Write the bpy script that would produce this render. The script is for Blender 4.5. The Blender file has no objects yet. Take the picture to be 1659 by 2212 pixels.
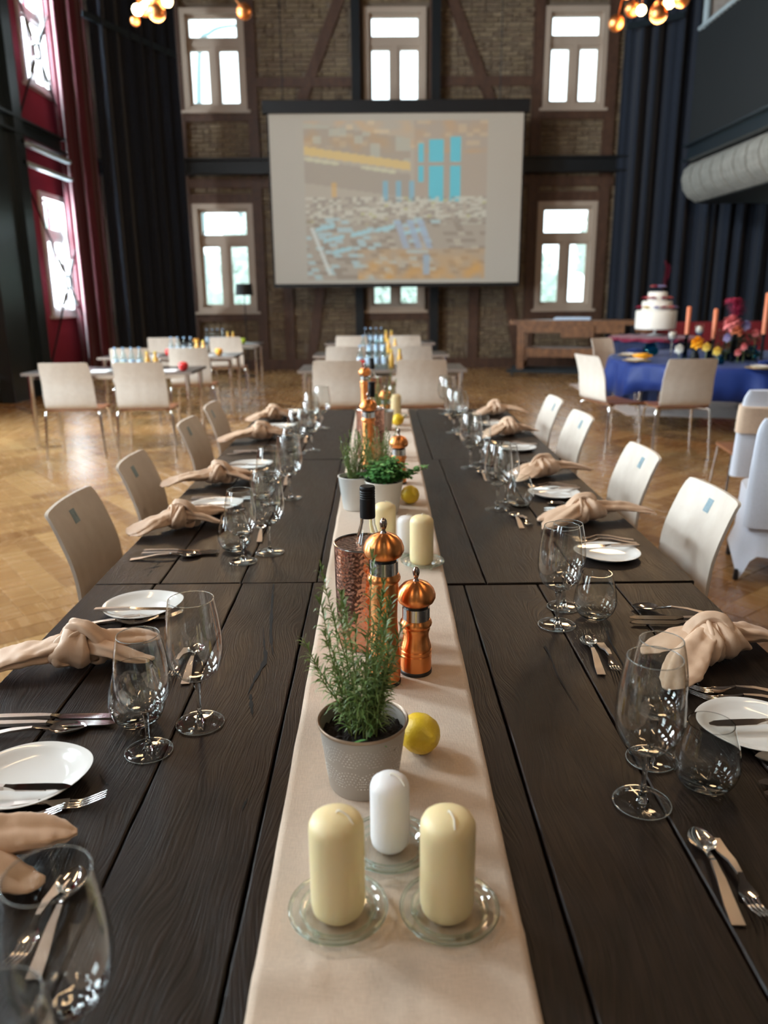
import bpy, bmesh, math, random
from mathutils import Vector, Matrix, noise
S=bpy.context.scene; C=S.collection; PI=math.pi
random.seed(7)
# ------------------------------------------------------------------ camera
F=1690.; CX,CY=829.5,1106.; CZ=1.505; TZ=.76
_p,_r,_y=map(math.radians,(15.57,.47,.46))
Fw=Vector((math.sin(_y)*math.cos(_p),math.cos(_y)*math.cos(_p),-math.sin(_p)))
_r0=Vector((math.cos(_y),-math.sin(_y),0)); _u0=_r0.cross(Fw)
Rt=math.cos(_r)*_r0-math.sin(_r)*_u0; Up=Rt.cross(Fw)
def _ray(px,py): return Fw*F+Rt*(px-CX)-Up*(py-CY)
def P(px,py,z=TZ):
    d=_ray(px,py); t=(z-CZ)/d.z; return Vector((0,0,CZ))+d*t
def PY(px,py,Y):
    d=_ray(px,py); return Vector((0,0,CZ))+d*(Y/d.y)
def PX(px,py,X):
    d=_ray(px,py); return Vector((0,0,CZ))+d*(X/d.x)
def proj(v):
    d=Vector(v)-Vector((0,0,CZ)); z=d.dot(Fw)
    return (CX+F*d.dot(Rt)/z, CY-F*d.dot(Up)/z, z) if z>.05 else (-9999,-9999,z)
cd=bpy.data.cameras.new('camera'); cam=bpy.data.objects.new('camera',cd); C.objects.link(cam)
cd.sensor_fit='VERTICAL'; cd.sensor_height=32; cd.lens=F/2212*32; cd.clip_start=.05; cd.clip_end=200
M=Matrix((Rt,Up,-Fw)).transposed().to_4x4(); M.translation=Vector((0,0,CZ)); cam.matrix_world=M
cd.dof.use_dof=True; cd.dof.focus_distance=1.55; cd.dof.aperture_fstop=2.9
S.camera=cam
# ------------------------------------------------------------------ world, exposure, daylight
S.view_settings.view_transform='Standard'; S.view_settings.look='None'; S.view_settings.gamma=1
S.view_settings.use_curve_mapping=False; S.view_settings.exposure=0.68
W=bpy.data.worlds.new('world'); S.world=W; W.use_nodes=True
nt=W.node_tree; bg=nt.nodes['Background']; bg.inputs[0].default_value=(.80,.93,1,1); bg.inputs[1].default_value=2.6
WIN_L=[-1.0,2.0,5.0,8.2]            # hall windows along the left wall, beside and behind the viewer
DAY=(.80,.91,1.0)
def area(name,loc,rot,sx,sy,power,col):
    l=bpy.data.lights.new(name,'AREA'); l.shape='RECTANGLE'; l.size=sx; l.size_y=sy; l.energy=power; l.color=col
    o=bpy.data.objects.new(name,l); C.objects.link(o); o.location=loc; o.rotation_euler=rot; return o
for wy,k in zip(WIN_L,(60,170,430,620)):
    area('daylight_and_fill',(-5.86,wy,2.2),(0,-PI/2,0),2.0,1.5,k,DAY)
    area('daylight_and_fill',(-5.86,wy,5.8),(0,-PI/2,0),1.7,1.5,k*1.5,DAY)
area('daylight_and_fill',(-5.95,14.9,2.2),(0,-PI/2,0),1.9,1.0,280,DAY)
area('daylight_and_fill',(-5.95,14.9,5.8),(0,-PI/2,0),1.6,1.0,300,DAY)
WIN_ADDED=[-3.0,.4,3.8]                 # invented rear gable windows, unseen behind the viewer, added for soft frontal light
for wx in WIN_ADDED: area('daylight_and_fill',(wx,-3.1,5.8),(PI/2,0,PI),1.15,1.7,400,DAY)  # fill light entering by the added rear windows
S.cycles.max_bounces=8; S.cycles.transmission_bounces=8; S.cycles.transparent_max_bounces=16; S.cycles.diffuse_bounces=3; S.cycles.glossy_bounces=3; S.cycles.adaptive_threshold=.08; S.cycles.adaptive_min_samples=16; S.cycles.sample_clamp_indirect=8
WARM=(1,.66,.36)
# ------------------------------------------------------------------ helpers
def link(o,parent=None):
    C.objects.link(o)
    if parent is not None: o.parent=parent
    return o
def mesh(name,vs,fs,mat=None,parent=None,smooth=None,mi=None):
    me=bpy.data.meshes.new(name); me.from_pydata([tuple(v) for v in vs],[],fs); me.update()
    if smooth is not None:
        me.shade_smooth()
        if smooth: me.set_sharp_from_angle(angle=math.radians(smooth))
    if mat:
        for m in (mat if isinstance(mat,(list,tuple)) else [mat]): me.materials.append(m)
    if mi: me.polygons.foreach_set('material_index',mi)
    return link(bpy.data.objects.new(name,me),parent)
def tag(o,label=None,cat=None,group=None,kind=None):
    if label: o['label']=label
    if cat: o['category']=cat
    if group: o['group']=group
    if kind: o['kind']=kind
    return o
def empty(name,loc,label,cat,rz=0,group=None):
    o=bpy.data.objects.new(name,None); C.objects.link(o); o.empty_display_size=.05
    o.location=loc; o.rotation_euler=(0,0,rz); return tag(o,label,cat,group)
def copy(o,loc=None,rz=None,label=None,group=None,parent=None):
    c=o.copy(); C.objects.link(c); c.parent=parent
    if loc is not None: c.location=loc
    if rz is not None: c.rotation_euler=(0,0,rz)
    if label: c['label']=label
    if group: c['group']=group
    for ch in o.children: copy(ch,parent=c)
    return c
class MB:
    def __init__(s): s.v=[];s.f=[];s.m=[]
    def add(s,vs,fs,m=0):
        n=len(s.v); s.v+=[tuple(v) for v in vs]; s.f+=[tuple(i+n for i in f) for f in fs]; s.m+=[m]*len(fs); return s
    def box(s,x0,x1,y0,y1,z0,z1,m=0,T=None):
        v=[Vector((x,y,z)) for z in (z0,z1) for y in (y0,y1) for x in (x0,x1)]
        if T is not None: v=[T@a for a in v]
        return s.add(v,[(0,2,3,1),(4,5,7,6),(0,1,5,4),(2,6,7,3),(0,4,6,2),(1,3,7,5)],m)
    def lathe(s,prof,n=32,m=0,c=(0,0,0),close=False):
        vs=[];fs=[];k=len(prof)
        for r,z in prof:
            for i in range(n):
                a=2*PI*i/n; vs.append((c[0]+r*math.cos(a),c[1]+r*math.sin(a),c[2]+z))
        for j in range(k-1+(1 if close else 0)):
            for i in range(n):
                i2=(i+1)%n; j2=(j+1)%k; fs.append((j*n+i,j*n+i2,j2*n+i2,j2*n+i))
        if not close:
            if prof[0][0]>1e-4: fs.append(tuple(range(n))[::-1])
            if prof[-1][0]>1e-4: fs.append(tuple((k-1)*n+i for i in range(n)))
        return s.add(vs,fs,m)
    def sweep(s,pts,rad,n=8,m=0,cap=True,up=Vector((0,0,1)),shape=None):
        pts=[Vector(p) for p in pts]; k=len(pts); vs=[];fs=[]
        for j,p in enumerate(pts):
            t=(pts[min(j+1,k-1)]-pts[max(j-1,0)]).normalized()
            a=t.cross(up)
            if a.length<.05: a=t.cross(Vector((1,0,0)))
            a.normalize(); b=a.cross(t).normalized()
            r=rad[j] if isinstance(rad,(list,tuple)) else rad
            rx,ry=r if isinstance(r,(list,tuple)) else (r,r)
            for i in range(n):
                th=2*PI*i/n; q=shape(j/(k-1),th) if shape else 1
                vs.append(p+a*math.cos(th)*rx*q+b*math.sin(th)*ry*q)
        for j in range(k-1):
            for i in range(n):
                i2=(i+1)%n; fs.append((j*n+i,j*n+i2,(j+1)*n+i2,(j+1)*n+i))
        if cap: fs.append(tuple(range(n))[::-1]); fs.append(tuple((k-1)*n+i for i in range(n)))
        return s.add(vs,fs,m)
    def bar(s,a,b,w,d,m=0,up=Vector((0,0,1))):
        a=Vector(a);b=Vector(b); t=(b-a).normalized(); x=t.cross(up)
        if x.length<.05: x=t.cross(Vector((0,1,0)))
        x.normalize(); y=x.cross(t)
        vs=[q+x*sx*w/2+y*sy*d/2 for q in (a,b) for sx,sy in ((-1,-1),(1,-1),(1,1),(-1,1))]
        return s.add(vs,[(0,1,2,3)[::-1],(4,5,6,7),(0,1,5,4),(1,2,6,5),(2,3,7,6),(3,0,4,7)],m)
    def ico(s,c,r,sub=2,m=0,sc=(1,1,1),dis=0,seed=0,fr=1.0):
        bm=bmesh.new(); bmesh.ops.create_icosphere(bm,subdivisions=sub,radius=1)
        vs=[]
        for v in bm.verts:
            q=v.co*(1+dis*noise.noise(v.co*fr+Vector((seed*3.1,seed,0))))
            vs.append((c[0]+q.x*r*sc[0],c[1]+q.y*r*sc[1],c[2]+q.z*r*sc[2]))
        fs=[tuple(v.index for v in f.verts) for f in bm.faces]; bm.free(); return s.add(vs,fs,m)
    def build(s,name,mat=None,parent=None,smooth=40): 
        return mesh(name,s.v,s.f,mat,parent,smooth,s.m if isinstance(mat,(list,tuple)) else None)
def spl(ctrl,n=8):
    c=[Vector(p) for p in ctrl]; c=[c[0]*2-c[1]]+c+[c[-1]*2-c[-2]]; out=[]
    for i in range(1,len(c)-2):
        for k in range(n):
            t=k/n; a,b,d,e=c[i-1],c[i],c[i+1],c[i+2]
            out.append(.5*((2*b)+(d-a)*t+(2*a-5*b+4*d-e)*t*t+(3*b-a-3*d+e)*t**3))
    return out+[c[-2]]
def lin(ctrl,n):   # piecewise-linear resample of tuples, matches spl
    out=[]
    for a,b in zip(ctrl,ctrl[1:]):
        for k in range(n):
            t=k/n; out.append(tuple(x+(y-x)*t for x,y in zip(a,b)))
    return out+[tuple(ctrl[-1])]
# ------------------------------------------------------------------ materials
MT={}
def mat(name,col=(.8,.8,.8),rough=.5,metal=0,spec=.5,**k):
    m=bpy.data.materials.new(name); m.use_nodes=True; b=m.node_tree.nodes['Principled BSDF']
    b.inputs['Base Color'].default_value=(*col,1); b.inputs['Roughness'].default_value=rough; b.inputs['Metallic'].default_value=metal
    b.inputs['Specular IOR Level'].default_value=spec
    for a,v in k.items(): b.inputs[a.replace('_',' ')].default_value=v
    return m
class N:   # tiny node helper
    def __init__(s,m): s.m=m; s.t=m.node_tree; s.b=s.t.nodes['Principled BSDF']
    def n(s,typ,**k):
        x=s.t.nodes.new(typ)
        for a,v in k.items():
            if a.startswith('i_'): x.inputs[int(a[2:])].default_value=v
            else: setattr(x,a,v)
        return x
    def l(s,a,b): s.t.links.new(a,b)
    def coord(s,sc=(1,1,1),rnd=True,which='Object',rot=(0,0,0)):
        c=s.n('ShaderNodeTexCoord'); mp=s.n('ShaderNodeMapping'); mp.inputs['Scale'].default_value=sc; mp.inputs['Rotation'].default_value=rot
        if rnd:
            oi=s.n('ShaderNodeObjectInfo'); mu=s.n('ShaderNodeMath',operation='MULTIPLY'); mu.inputs[1].default_value=37.0
            s.l(oi.outputs['Random'],mu.inputs[0]); ad=s.n('ShaderNodeVectorMath',operation='ADD')
            s.l(c.outputs[which],ad.inputs[0]); s.l(mu.outputs[0],ad.inputs[1]); s.l(ad.outputs[0],mp.inputs[0])
        else: s.l(c.outputs[which],mp.inputs[0])
        return mp.outputs[0]
    def noise(s,v,scale=5,detail=4,dist=0,rough=.5):
        x=s.n('ShaderNodeTexNoise'); x.inputs['Scale'].default_value=scale; x.inputs['Detail'].default_value=detail
        x.inputs['Distortion'].default_value=dist; x.inputs['Roughness'].default_value=rough; s.l(v,x.inputs['Vector']); return x.outputs[0]
    def ramp(s,f,stops):
        x=s.n('ShaderNodeValToRGB'); e=x.color_ramp.elements
        while len(e)<len(stops): e.new(.5)
        for i,(p,c) in enumerate(stops): e[i].position=p; e[i].color=(*c,1) if len(c)==3 else c
        s.l(f,x.inputs[0]); return x.outputs[0]
    def mixc(s,f,a,b,mode='MIX'):
        x=s.n('ShaderNodeMix',data_type='RGBA',blend_type=mode)
        for sock,v in ((x.inputs[0],f),(x.inputs[6],a),(x.inputs[7],b)):
            if hasattr(v,'is_linked') or hasattr(v,'links'): s.l(v,sock)
            else: sock.default_value=v if isinstance(v,float) else (*v,1)
        return x.outputs[2]
    def bump(s,h,st=.3,dist=.002,prev=None):
        x=s.n('ShaderNodeBump'); x.inputs['Strength'].default_value=st; x.inputs['Distance'].default_value=dist; s.l(h,x.inputs['Height'])
        if prev: s.l(prev,x.inputs['Normal'])
        s.l(x.outputs[0],s.b.inputs['Normal']); return x.outputs[0]
    def col(s,c): s.l(c,s.b.inputs['Base Color'])
    def rgh(s,c): s.l(c,s.b.inputs['Roughness'])
def wood(name,dark,mid,light,rough=.4,sc=(9,1.2,9),grain=55,bump=.35,bd=.0015,spec=.5,pores=True):
    m=mat(name,mid,rough,spec=spec); n=N(m)
    v=n.coord(sc); base=n.noise(v,1.1,3,1.4)
    wv=n.n('ShaderNodeTexWave',wave_type='RINGS',rings_direction='Z'); wv.inputs['Scale'].default_value=.9; wv.inputs['Distortion'].default_value=6
    wv.inputs['Detail'].default_value=3; wv.inputs['Detail Scale'].default_value=.7; n.l(v,wv.inputs['Vector'])
    fine=n.noise(n.coord((grain,grain*.06,grain)),1.0,5,.6)
    a=n.ramp(base,[(.3,dark),(.55,mid),(.75,light)])
    b=n.mixc(.35,a,n.ramp(wv.outputs[1],[(0,dark),(1,light)]))
    c=n.mixc(.5,b,n.ramp(fine,[(.35,dark),(.6,mid),(.8,light)])); n.col(c)
    ad=n.n('ShaderNodeMath',operation='ADD'); n.l(fine,ad.inputs[0]); 
    mu=n.n('ShaderNodeMath',operation='MULTIPLY'); mu.inputs[1].default_value=.5; n.l(wv.outputs[1],mu.inputs[0]); n.l(mu.outputs[0],ad.inputs[1])
    n.bump(ad.outputs[0],bump,bd)
    rr=n.n('ShaderNodeMapRange'); rr.inputs[3].default_value=rough-.08; rr.inputs[4].default_value=rough+.14; n.l(fine,rr.inputs[0]); n.rgh(rr.outputs[0])
    return m
m=mat('dark_stained_oak',(.03,.02,.015),.42,spec=.24); n=N(m); v0=n.coord((1,1,1))
wn_=n.n('ShaderNodeTexNoise'); wn_.inputs['Scale'].default_value=3.2; wn_.inputs['Detail'].default_value=2; mp=n.n('ShaderNodeMapping'); mp.inputs['Scale'].default_value=(1.6,.55,1); n.l(v0,mp.inputs[0]); n.l(mp.outputs[0],wn_.inputs['Vector'])
sb=n.n('ShaderNodeVectorMath',operation='SUBTRACT'); sb.inputs[1].default_value=(.5,.5,.5); n.l(wn_.outputs[1],sb.inputs[0])
ml=n.n('ShaderNodeVectorMath',operation='MULTIPLY'); ml.inputs[1].default_value=(.16,.0,.0); n.l(sb.outputs[0],ml.inputs[0])
ad=n.n('ShaderNodeVectorMath',operation='ADD'); n.l(v0,ad.inputs[0]); n.l(ml.outputs[0],ad.inputs[1])
m2=n.n('ShaderNodeMapping'); m2.inputs['Scale'].default_value=(380,10,40); n.l(ad.outputs[0],m2.inputs[0])
m3=n.n('ShaderNodeMapping'); m3.inputs['Scale'].default_value=(900,26,80); n.l(ad.outputs[0],m3.inputs[0])
g1=n.noise(m2.outputs[0],1,3,.2); g2=n.noise(m3.outputs[0],1,2)
lo=n.noise(v0,2.4,3,.5)
c=n.ramp(g1,[(.40,(.0022,.0013,.0010)),(.50,(.012,.0066,.0043)),(.64,(.025,.0142,.0094))])
c=n.mixc(.45,c,n.ramp(lo,[(.3,(.006,.004,.0032)),(.6,(.016,.009,.006)),(.8,(.028,.015,.009))])); n.col(c)
a2=n.n('ShaderNodeMath',operation='ADD'); n.l(g1,a2.inputs[0]); q=n.n('ShaderNodeMath',operation='MULTIPLY'); q.inputs[1].default_value=.35; n.l(g2,q.inputs[0]); n.l(q.outputs[0],a2.inputs[1])
n.bump(a2.outputs[0],1.0,.0009)
rr=n.n('ShaderNodeMapRange'); rr.inputs[3].default_value=.30; rr.inputs[4].default_value=.56; n.l(g1,rr.inputs[0]); n.rgh(rr.outputs[0]); MT['oak']=m
MT['crack']=mat('deep_crack',(.002,.0015,.001),.9)
MT['black_steel']=mat('black_painted_steel',(.006,.008,.010),.5,spec=.3)
MT['steel_dark']=mat('blue_grey_painted_steel',(.014,.022,.028),.30)
MT['steel_lip']=mat('pale_steel_and_glint',(.35,.42,.45),.4)  # pale steel parts, and the highlight bars painted along the left beam
MT['chrome']=mat('chrome',(.78,.76,.72),.13,1)
MT['cutlery']=mat('stainless_cutlery',(.80,.76,.72),.10,1)
m=mat('hatched_cutlery_handle',(.62,.55,.50),.34,1); n=N(m); v=n.coord((1,1,1),False)
w=n.n('ShaderNodeTexWave',wave_type='BANDS',bands_direction='X'); w.inputs['Scale'].default_value=380; n.l(v,w.inputs['Vector']); n.bump(w.outputs[1],.35,.0006); MT['handle']=m
# glass
def glass(name,col=(1,1,1),rough=0,ior=1.46):
    m=bpy.data.materials.new(name); m.use_nodes=True; t=m.node_tree; t.nodes.clear()
    g=t.nodes.new('ShaderNodeBsdfGlass'); g.inputs[0].default_value=(*col,1); g.inputs[1].default_value=rough; g.inputs[2].default_value=ior
    o=t.nodes.new('ShaderNodeOutputMaterial'); t.links.new(g.outputs[0],o.inputs[0]); return m
MT['glass']=glass('clear_glass',(.99,1,.995)); MT['glass_g']=glass('greenish_thick_glass',(.93,.98,.96))
MT['dish']=None; MT['rimglass']=mat('bright_glass_edge',(.55,.60,.60),.05,spec=.9,Transmission_Weight=.75,IOR=1.5); MT['glass_smoke']=glass('smoky_glass',(.35,.45,.5)); MT['glass_teal']=glass('teal_glass',(.25,.62,.70))
def thin(name,tint=(1,1,1)):
    m=bpy.data.materials.new(name); m.use_nodes=True; t=m.node_tree; t.nodes.clear()
    a=t.nodes.new('ShaderNodeBsdfTransparent'); a.inputs[0].default_value=(*tint,1)
    g=t.nodes.new('ShaderNodeBsdfGlossy'); g.inputs['Roughness'].default_value=.02
    lw=t.nodes.new('ShaderNodeLayerWeight'); pw=t.nodes.new('ShaderNodeMath'); pw.operation='POWER'; pw.inputs[1].default_value=4.0; t.links.new(lw.outputs['Facing'],pw.inputs[0]); f=t.nodes.new('ShaderNodeMapRange'); f.inputs[3].default_value=.065; f.inputs[4].default_value=.95; t.links.new(pw.outputs[0],f.inputs[0])
    x=t.nodes.new('ShaderNodeMixShader')
    o=t.nodes.new('ShaderNodeOutputMaterial'); t.links.new(f.outputs[0],x.inputs[0]); t.links.new(a.outputs[0],x.inputs[1]); t.links.new(g.outputs[0],x.inputs[2]); t.links.new(x.outputs[0],o.inputs[0]); return m
MT['pane']=thin('window_glass',(.96,.99,.98)); MT['bowl']=thin('thin_blown_glass',(.985,.99,.985)); MT['dish']=thin('pressed_glass',(.975,.99,.983))
# cloths
def cloth(name,col,rough=.85,scale=900,bump=.25,sheen=.2,var=.12,bd=.0006):
    m=mat(name,col,rough,spec=.25,Sheen_Weight=sheen); n=N(m)
    v=n.coord((1,1,1),False); a=n.noise(n.coord((scale,scale*.12,scale),False),1,2); b=n.noise(n.coord((scale*.12,scale,scale),False),1,2)
    mx=n.n('ShaderNodeMath',operation='ADD'); n.l(a,mx.inputs[0]); n.l(b,mx.inputs[1]); 
    d=tuple(c*(1-var*2) for c in col); lt=tuple(min(1,c*(1+var)) for c in col)
    h=n.n('ShaderNodeMath',operation='MULTIPLY'); h.inputs[1].default_value=.5; n.l(mx.outputs[0],h.inputs[0])
    n.col(n.ramp(h.outputs[0],[(.3,d),(.7,lt)])); n.bump(mx.outputs[0],bump,bd); return m
MT['linen']=cloth('natural_linen_runner',(.60,.47,.36),scale=650,bump=.5,var=.07,bd=.0009)
MT['napkin']=cloth('sand_satin_napkin',(.68,.47,.325),rough=.5,scale=1400,bump=.12,sheen=.1,var=.04,bd=.0003)
MT['velvet_red']=cloth('burgundy_velvet',(.105,.006,.018),rough=.7,scale=60,bump=.1,sheen=.5,var=.15)
MT['navy']=cloth('navy_black_molton',(.013,.018,.030),rough=.95,scale=60,bump=.1,sheen=.25,var=.15)
MT['blue_satin']=cloth('royal_blue_satin',(.010,.030,.16),rough=.5,scale=300,bump=.1,sheen=.05,var=.1)
MT['white_cloth']=cloth('white_stretch_cover',(.72,.76,.86),scale=800,bump=.1)
MT['sash']=cloth('beige_organza_sash',(.70,.52,.38),scale=300,bump=.2)
MT['burg_cloth']=cloth('burgundy_cloth',(.16,.008,.035),scale=80,bump=.2)
MT['rug']=cloth('pale_rose_rug',(.62,.46,.38),scale=90,bump=.5)
# solids
MT['beech']=wood('whitewashed_beech',(.61,.53,.45),(.67,.60,.52),(.73,.66,.58),rough=.42,sc=(5,5,1.0),grain=30,bump=.05,bd=.0004)
MT['beech_edge']=mat('pale_plywood_edge',(.62,.56,.48),.5)
MT['seat']=wood('chestnut_seat',(.20,.075,.03),(.28,.11,.05),(.34,.15,.07),rough=.4)
MT['porcelain']=mat('white_porcelain',(.80,.79,.76),.12)
MT['ivory']=mat('ivory_wax',(.84,.70,.40),.42,Subsurface_Weight=.35,Subsurface_Scale=.02,Subsurface_Radius=(1,.7,.35))
MT['whitewax']=mat('white_wax',(.86,.84,.84),.42,Subsurface_Weight=.35,Subsurface_Scale=.02,Subsurface_Radius=(1,.9,.8))
MT['wick']=mat('waxed_wick',(.85,.80,.68),.6)
m=mat('lemon_peel',(.80,.52,.02),.38); n=N(m); v=n.coord((1,1,1))
n.bump(n.noise(v,260,2),.5,.0012); n.col(n.ramp(n.noise(v,12,2),[(.3,(.74,.46,.01)),(.7,(.88,.62,.04))])); MT['lemon']=m
def brushed(name,col,rough=.30,aniso=.88):
    m=mat(name,col,rough,1,Anisotropic=aniso,Anisotropic_Rotation=.25); n=N(m); t=n.n('ShaderNodeTangent',direction_type='RADIAL',axis='Z'); n.l(t.outputs[0],n.b.inputs['Tangent'])
    f=n.noise(n.coord((1,1,900),False),1,2); r=n.n('ShaderNodeMapRange'); r.inputs[3].default_value=rough-.05; r.inputs[4].default_value=rough+.08; n.l(f,r.inputs[0]); n.rgh(r.outputs[0]); return m
MT['copper']=brushed('brushed_copper',(.92,.36,.12)); MT['steelband']=brushed('brushed_steel_band',(.62,.62,.60),.2)
MT['knob']=mat('dull_steel_knob',(.42,.34,.30),.25,1)
MT['black']=mat('black_plastic',(.012,.011,.012),.4)
MT['blackmatte']=mat('matt_black_foil',(.006,.006,.007),.5,spec=.3)
m=mat('hammered_copper',(.72,.36,.25),.22,1); n=N(m); v=n.coord((1,1,1),False)
vo=n.n('ShaderNodeTexVoronoi',feature='F1'); vo.inputs['Scale'].default_value=120; n.l(v,vo.inputs['Vector']); n.bump(vo.outputs['Distance'],.55,.0022); MT['hammered']=m
MT['cooler_in']=mat('dark_nickel_lining',(.10,.075,.055),.25,1)
MT['rimmetal']=mat('nickel_rim',(.55,.5,.45),.2,1)
MT['potgrey']=mat('taupe_zinc_pot',(.42,.37,.32),.42,.15)
MT['dots']=mat('pale_relief_dots',(.66,.63,.58),.4)
MT['potcream']=mat('cream_embossed_pot',(.74,.70,.62),.45); n=N(MT['potcream']); v=n.coord((1,1,1),False)
vo=n.n('ShaderNodeTexVoronoi',feature='DISTANCE_TO_EDGE'); vo.inputs['Scale'].default_value=60; n.l(v,vo.inputs['Vector']); n.bump(vo.outputs[0],.5,.003)
MT['rimrust']=mat('brown_rolled_rim',(.36,.25,.17),.35,.3)
m=mat('black_soil',(.012,.008,.006),.95); n=N(m); n.bump(n.noise(n.coord((1,1,1)),220,5),1,.006); MT['soil']=m
def leaf(name,a,b,rough=.42):
    m=mat(name,a,rough); n=N(m); g=n.n('ShaderNodeNewGeometry')
    n.col(n.ramp(g.outputs['Random Per Island'],[(0,a),(1,b)])); return m
MT['rosemary']=leaf('rosemary_green',(.075,.15,.03),(.20,.30,.09)); MT['stem']=mat('herb_stem',(.20,.25,.07),.5)
MT['mint']=leaf('mint_green',(.07,.24,.06),(.19,.44,.14)); 
# building
def island(name,cols,rough,extra=None,sc=40):
    m=mat(name,cols[0],rough); n=N(m); g=n.n('ShaderNodeNewGeometry'); oi=n.n('ShaderNodeObjectInfo'); ad=n.n('ShaderNodeMath',operation='ADD'); fr=n.n('ShaderNodeMath',operation='FRACT')
    n.l(g.outputs['Random Per Island'],ad.inputs[0]); n.l(oi.outputs['Random'],ad.inputs[1]); n.l(ad.outputs[0],fr.inputs[0])
    c=n.ramp(fr.outputs[0],[(i/(len(cols)-1),q) for i,q in enumerate(cols)]); return m,n,c
m,n,c=island('old_brick',[(.17,.12,.065),(.09,.055,.034),(.25,.185,.11),(.12,.075,.045),(.20,.145,.075),(.075,.048,.034)],.9)
f=n.noise(n.coord((1,1,1),False),14,5); n.col(n.mixc(.45,c,n.ramp(f,[(.3,(.05,.032,.02)),(.7,(.29,.215,.14))]))); n.bump(f,.6,.006); MT['brick']=m
MT['mortar']=mat('grey_lime_mortar',(.17,.13,.095),.95)
MT['timber']=wood('red_brown_timber',(.045,.019,.010),(.078,.034,.018),(.11,.052,.027),rough=.6,sc=(4,4,4),grain=18)
m,n,c=island('oiled_oak_floor',[(.30,.150,.050),(.40,.220,.080),(.24,.112,.036),(.46,.27,.105),(.34,.178,.06),(.21,.098,.033)],.22)
f=n.noise(n.coord((26,1.6,26),True),1,5,.8); n.col(n.mixc(.35,c,n.ramp(f,[(.25,(.12,.055,.02)),(.5,(.33,.19,.08)),(.8,(.48,.31,.15))]))); n.bump(f,.12,.001)
r=n.n('ShaderNodeMapRange'); r.inputs[3].default_value=.18; r.inputs[4].default_value=.34; n.l(f,r.inputs[0]); n.rgh(r.outputs[0]); MT['floor']=m
MT['subfloor']=mat('dark_floor_joint',(.05,.028,.012),.8)
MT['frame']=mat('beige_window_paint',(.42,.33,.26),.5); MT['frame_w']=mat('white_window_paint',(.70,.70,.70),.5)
m=mat('magenta_red_plaster',(.30,.022,.050),.85); n=N(m); n.bump(n.noise(n.coord((1,1,1),False),12,4),.3,.004); MT['redwall']=m
MT['ceil']=mat('dark_ceiling_boards',(.045,.03,.022),.8); MT['greywall']=mat('grey_plaster',(.16,.15,.14),.85)
MT['whitewall']=mat('off_white_paint',(.52,.50,.46),.7)
MT['screenfab']=mat('x',(.7,.64,.56),.9)
MT['slat']=wood('pale_grey_weathered_boards',(.17,.17,.155),(.25,.245,.22),(.36,.345,.31),rough=.6,sc=(3,3,3),grain=20)
m=mat('corrugated_black_sheet',(.009,.011,.012),.65,spec=.2); MT['corr']=m
MT['concrete']=mat('pale_brick_column',(.42,.37,.33),.8); n=N(MT['concrete']); br=n.n('ShaderNodeTexBrick'); br.inputs['Scale'].default_value=8; br.inputs[1].default_value=(.42,.37,.33,1); br.inputs[2].default_value=(.33,.28,.25,1); br.inputs[3].default_value=(.5,.47,.43,1); n.l(n.coord((1,1,1),False,rot=(PI/2,0,0)),br.inputs[0]); n.col(br.outputs[0])
def emit(name,col,st,base=(1,.9,.7)):
    m=mat(name,base,.3); b=m.node_tree.nodes['Principled BSDF']; b.inputs['Emission Color'].default_value=(*col,1); b.inputs['Emission Strength'].default_value=st; return m
MT['bulb']=emit('warm_bulb',(1,.72,.36),7); MT['tube']=emit('warm_light_tube',(1,.66,.34),4)
MT['orbcopper']=mat('copper_globe',(.80,.30,.10),.38,1)
MT['apple_g']=mat('green_apple_skin',(.40,.52,.03),.3); MT['apple_r']=mat('red_apple_skin',(.62,.03,.03),.3); MT['apple_o']=mat('orange_fruit',(.80,.35,.04),.4)
MT['paper']=mat('white_paper',(.75,.77,.80),.7); MT['benchwood']=wood('old_workbench_wood',(.08,.030,.010),(.19,.078,.026),(.28,.125,.048),rough=.5,sc=(3,3,3),grain=18)
MT['bgtable']=mat('dark_laminate_top',(.055,.048,.045),.28)
MT['cake']=mat('white_icing',(.78,.76,.70),.5); MT['flower_b']=mat('burgundy_petals',(.36,.012,.06),.7); MT['flower_p']=mat('pink_petals',(.75,.22,.22),.6)
MT['flower_y']=mat('yellow_petals',(.85,.62,.12),.6); MT['flower_l']=mat('lilac_petals',(.42,.38,.62),.6); MT['flower_o']=mat('orange_petals',(.90,.40,.01),.6)
MT['terracotta']=mat('terracotta_wax',(.62,.19,.09),.5); MT['gold']=mat('gold_charger',(.72,.55,.28),.3,.6); MT['redbench']=mat('red_upholstery',(.22,.012,.018),.7)
MT['foliage_d']=leaf('dark_foliage',(.015,.03,.02),(.06,.08,.04))
MT['grey_tag']=mat('blue_grey_sticker',(.22,.32,.37),.4); MT['tag_line']=mat('sticker_print',(.38,.50,.55),.4)
# ------------------------------------------------------------------ shell
BY=16.6; XL=-5.75; XR=7.95; YB=-3.0; HZ=8.6
def wallgrid(name,us,vs,holes,fn,matr,parent=None):   # rectangular wall with openings; fn maps (u,v,d)->xyz
    U=sorted(set(us+[h[i] for h in holes for i in (0,1)])); V=sorted(set(vs+[h[i] for h in holes for i in (2,3)])); b=MB()
    for u0,u1 in zip(U,U[1:]):
        for v0,v1 in zip(V,V[1:]):
            uc,vc=(u0+u1)/2,(v0+v1)/2
            if any(h[0]<uc<h[1] and h[2]<vc<h[3] for h in holes): continue
            vv=[fn(u,v,d) for d in (0,1) for v in (v0,v1) for u in (u0,u1)]
            b.add(vv,[(0,2,3,1),(4,5,7,6),(0,1,5,4),(2,6,7,3),(0,4,6,2),(1,3,7,5)])
    return b.build(name,matr,parent,None)
winx=[(-3.62,-2.42),(-.18,1.0),(3.24,4.43)]
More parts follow.
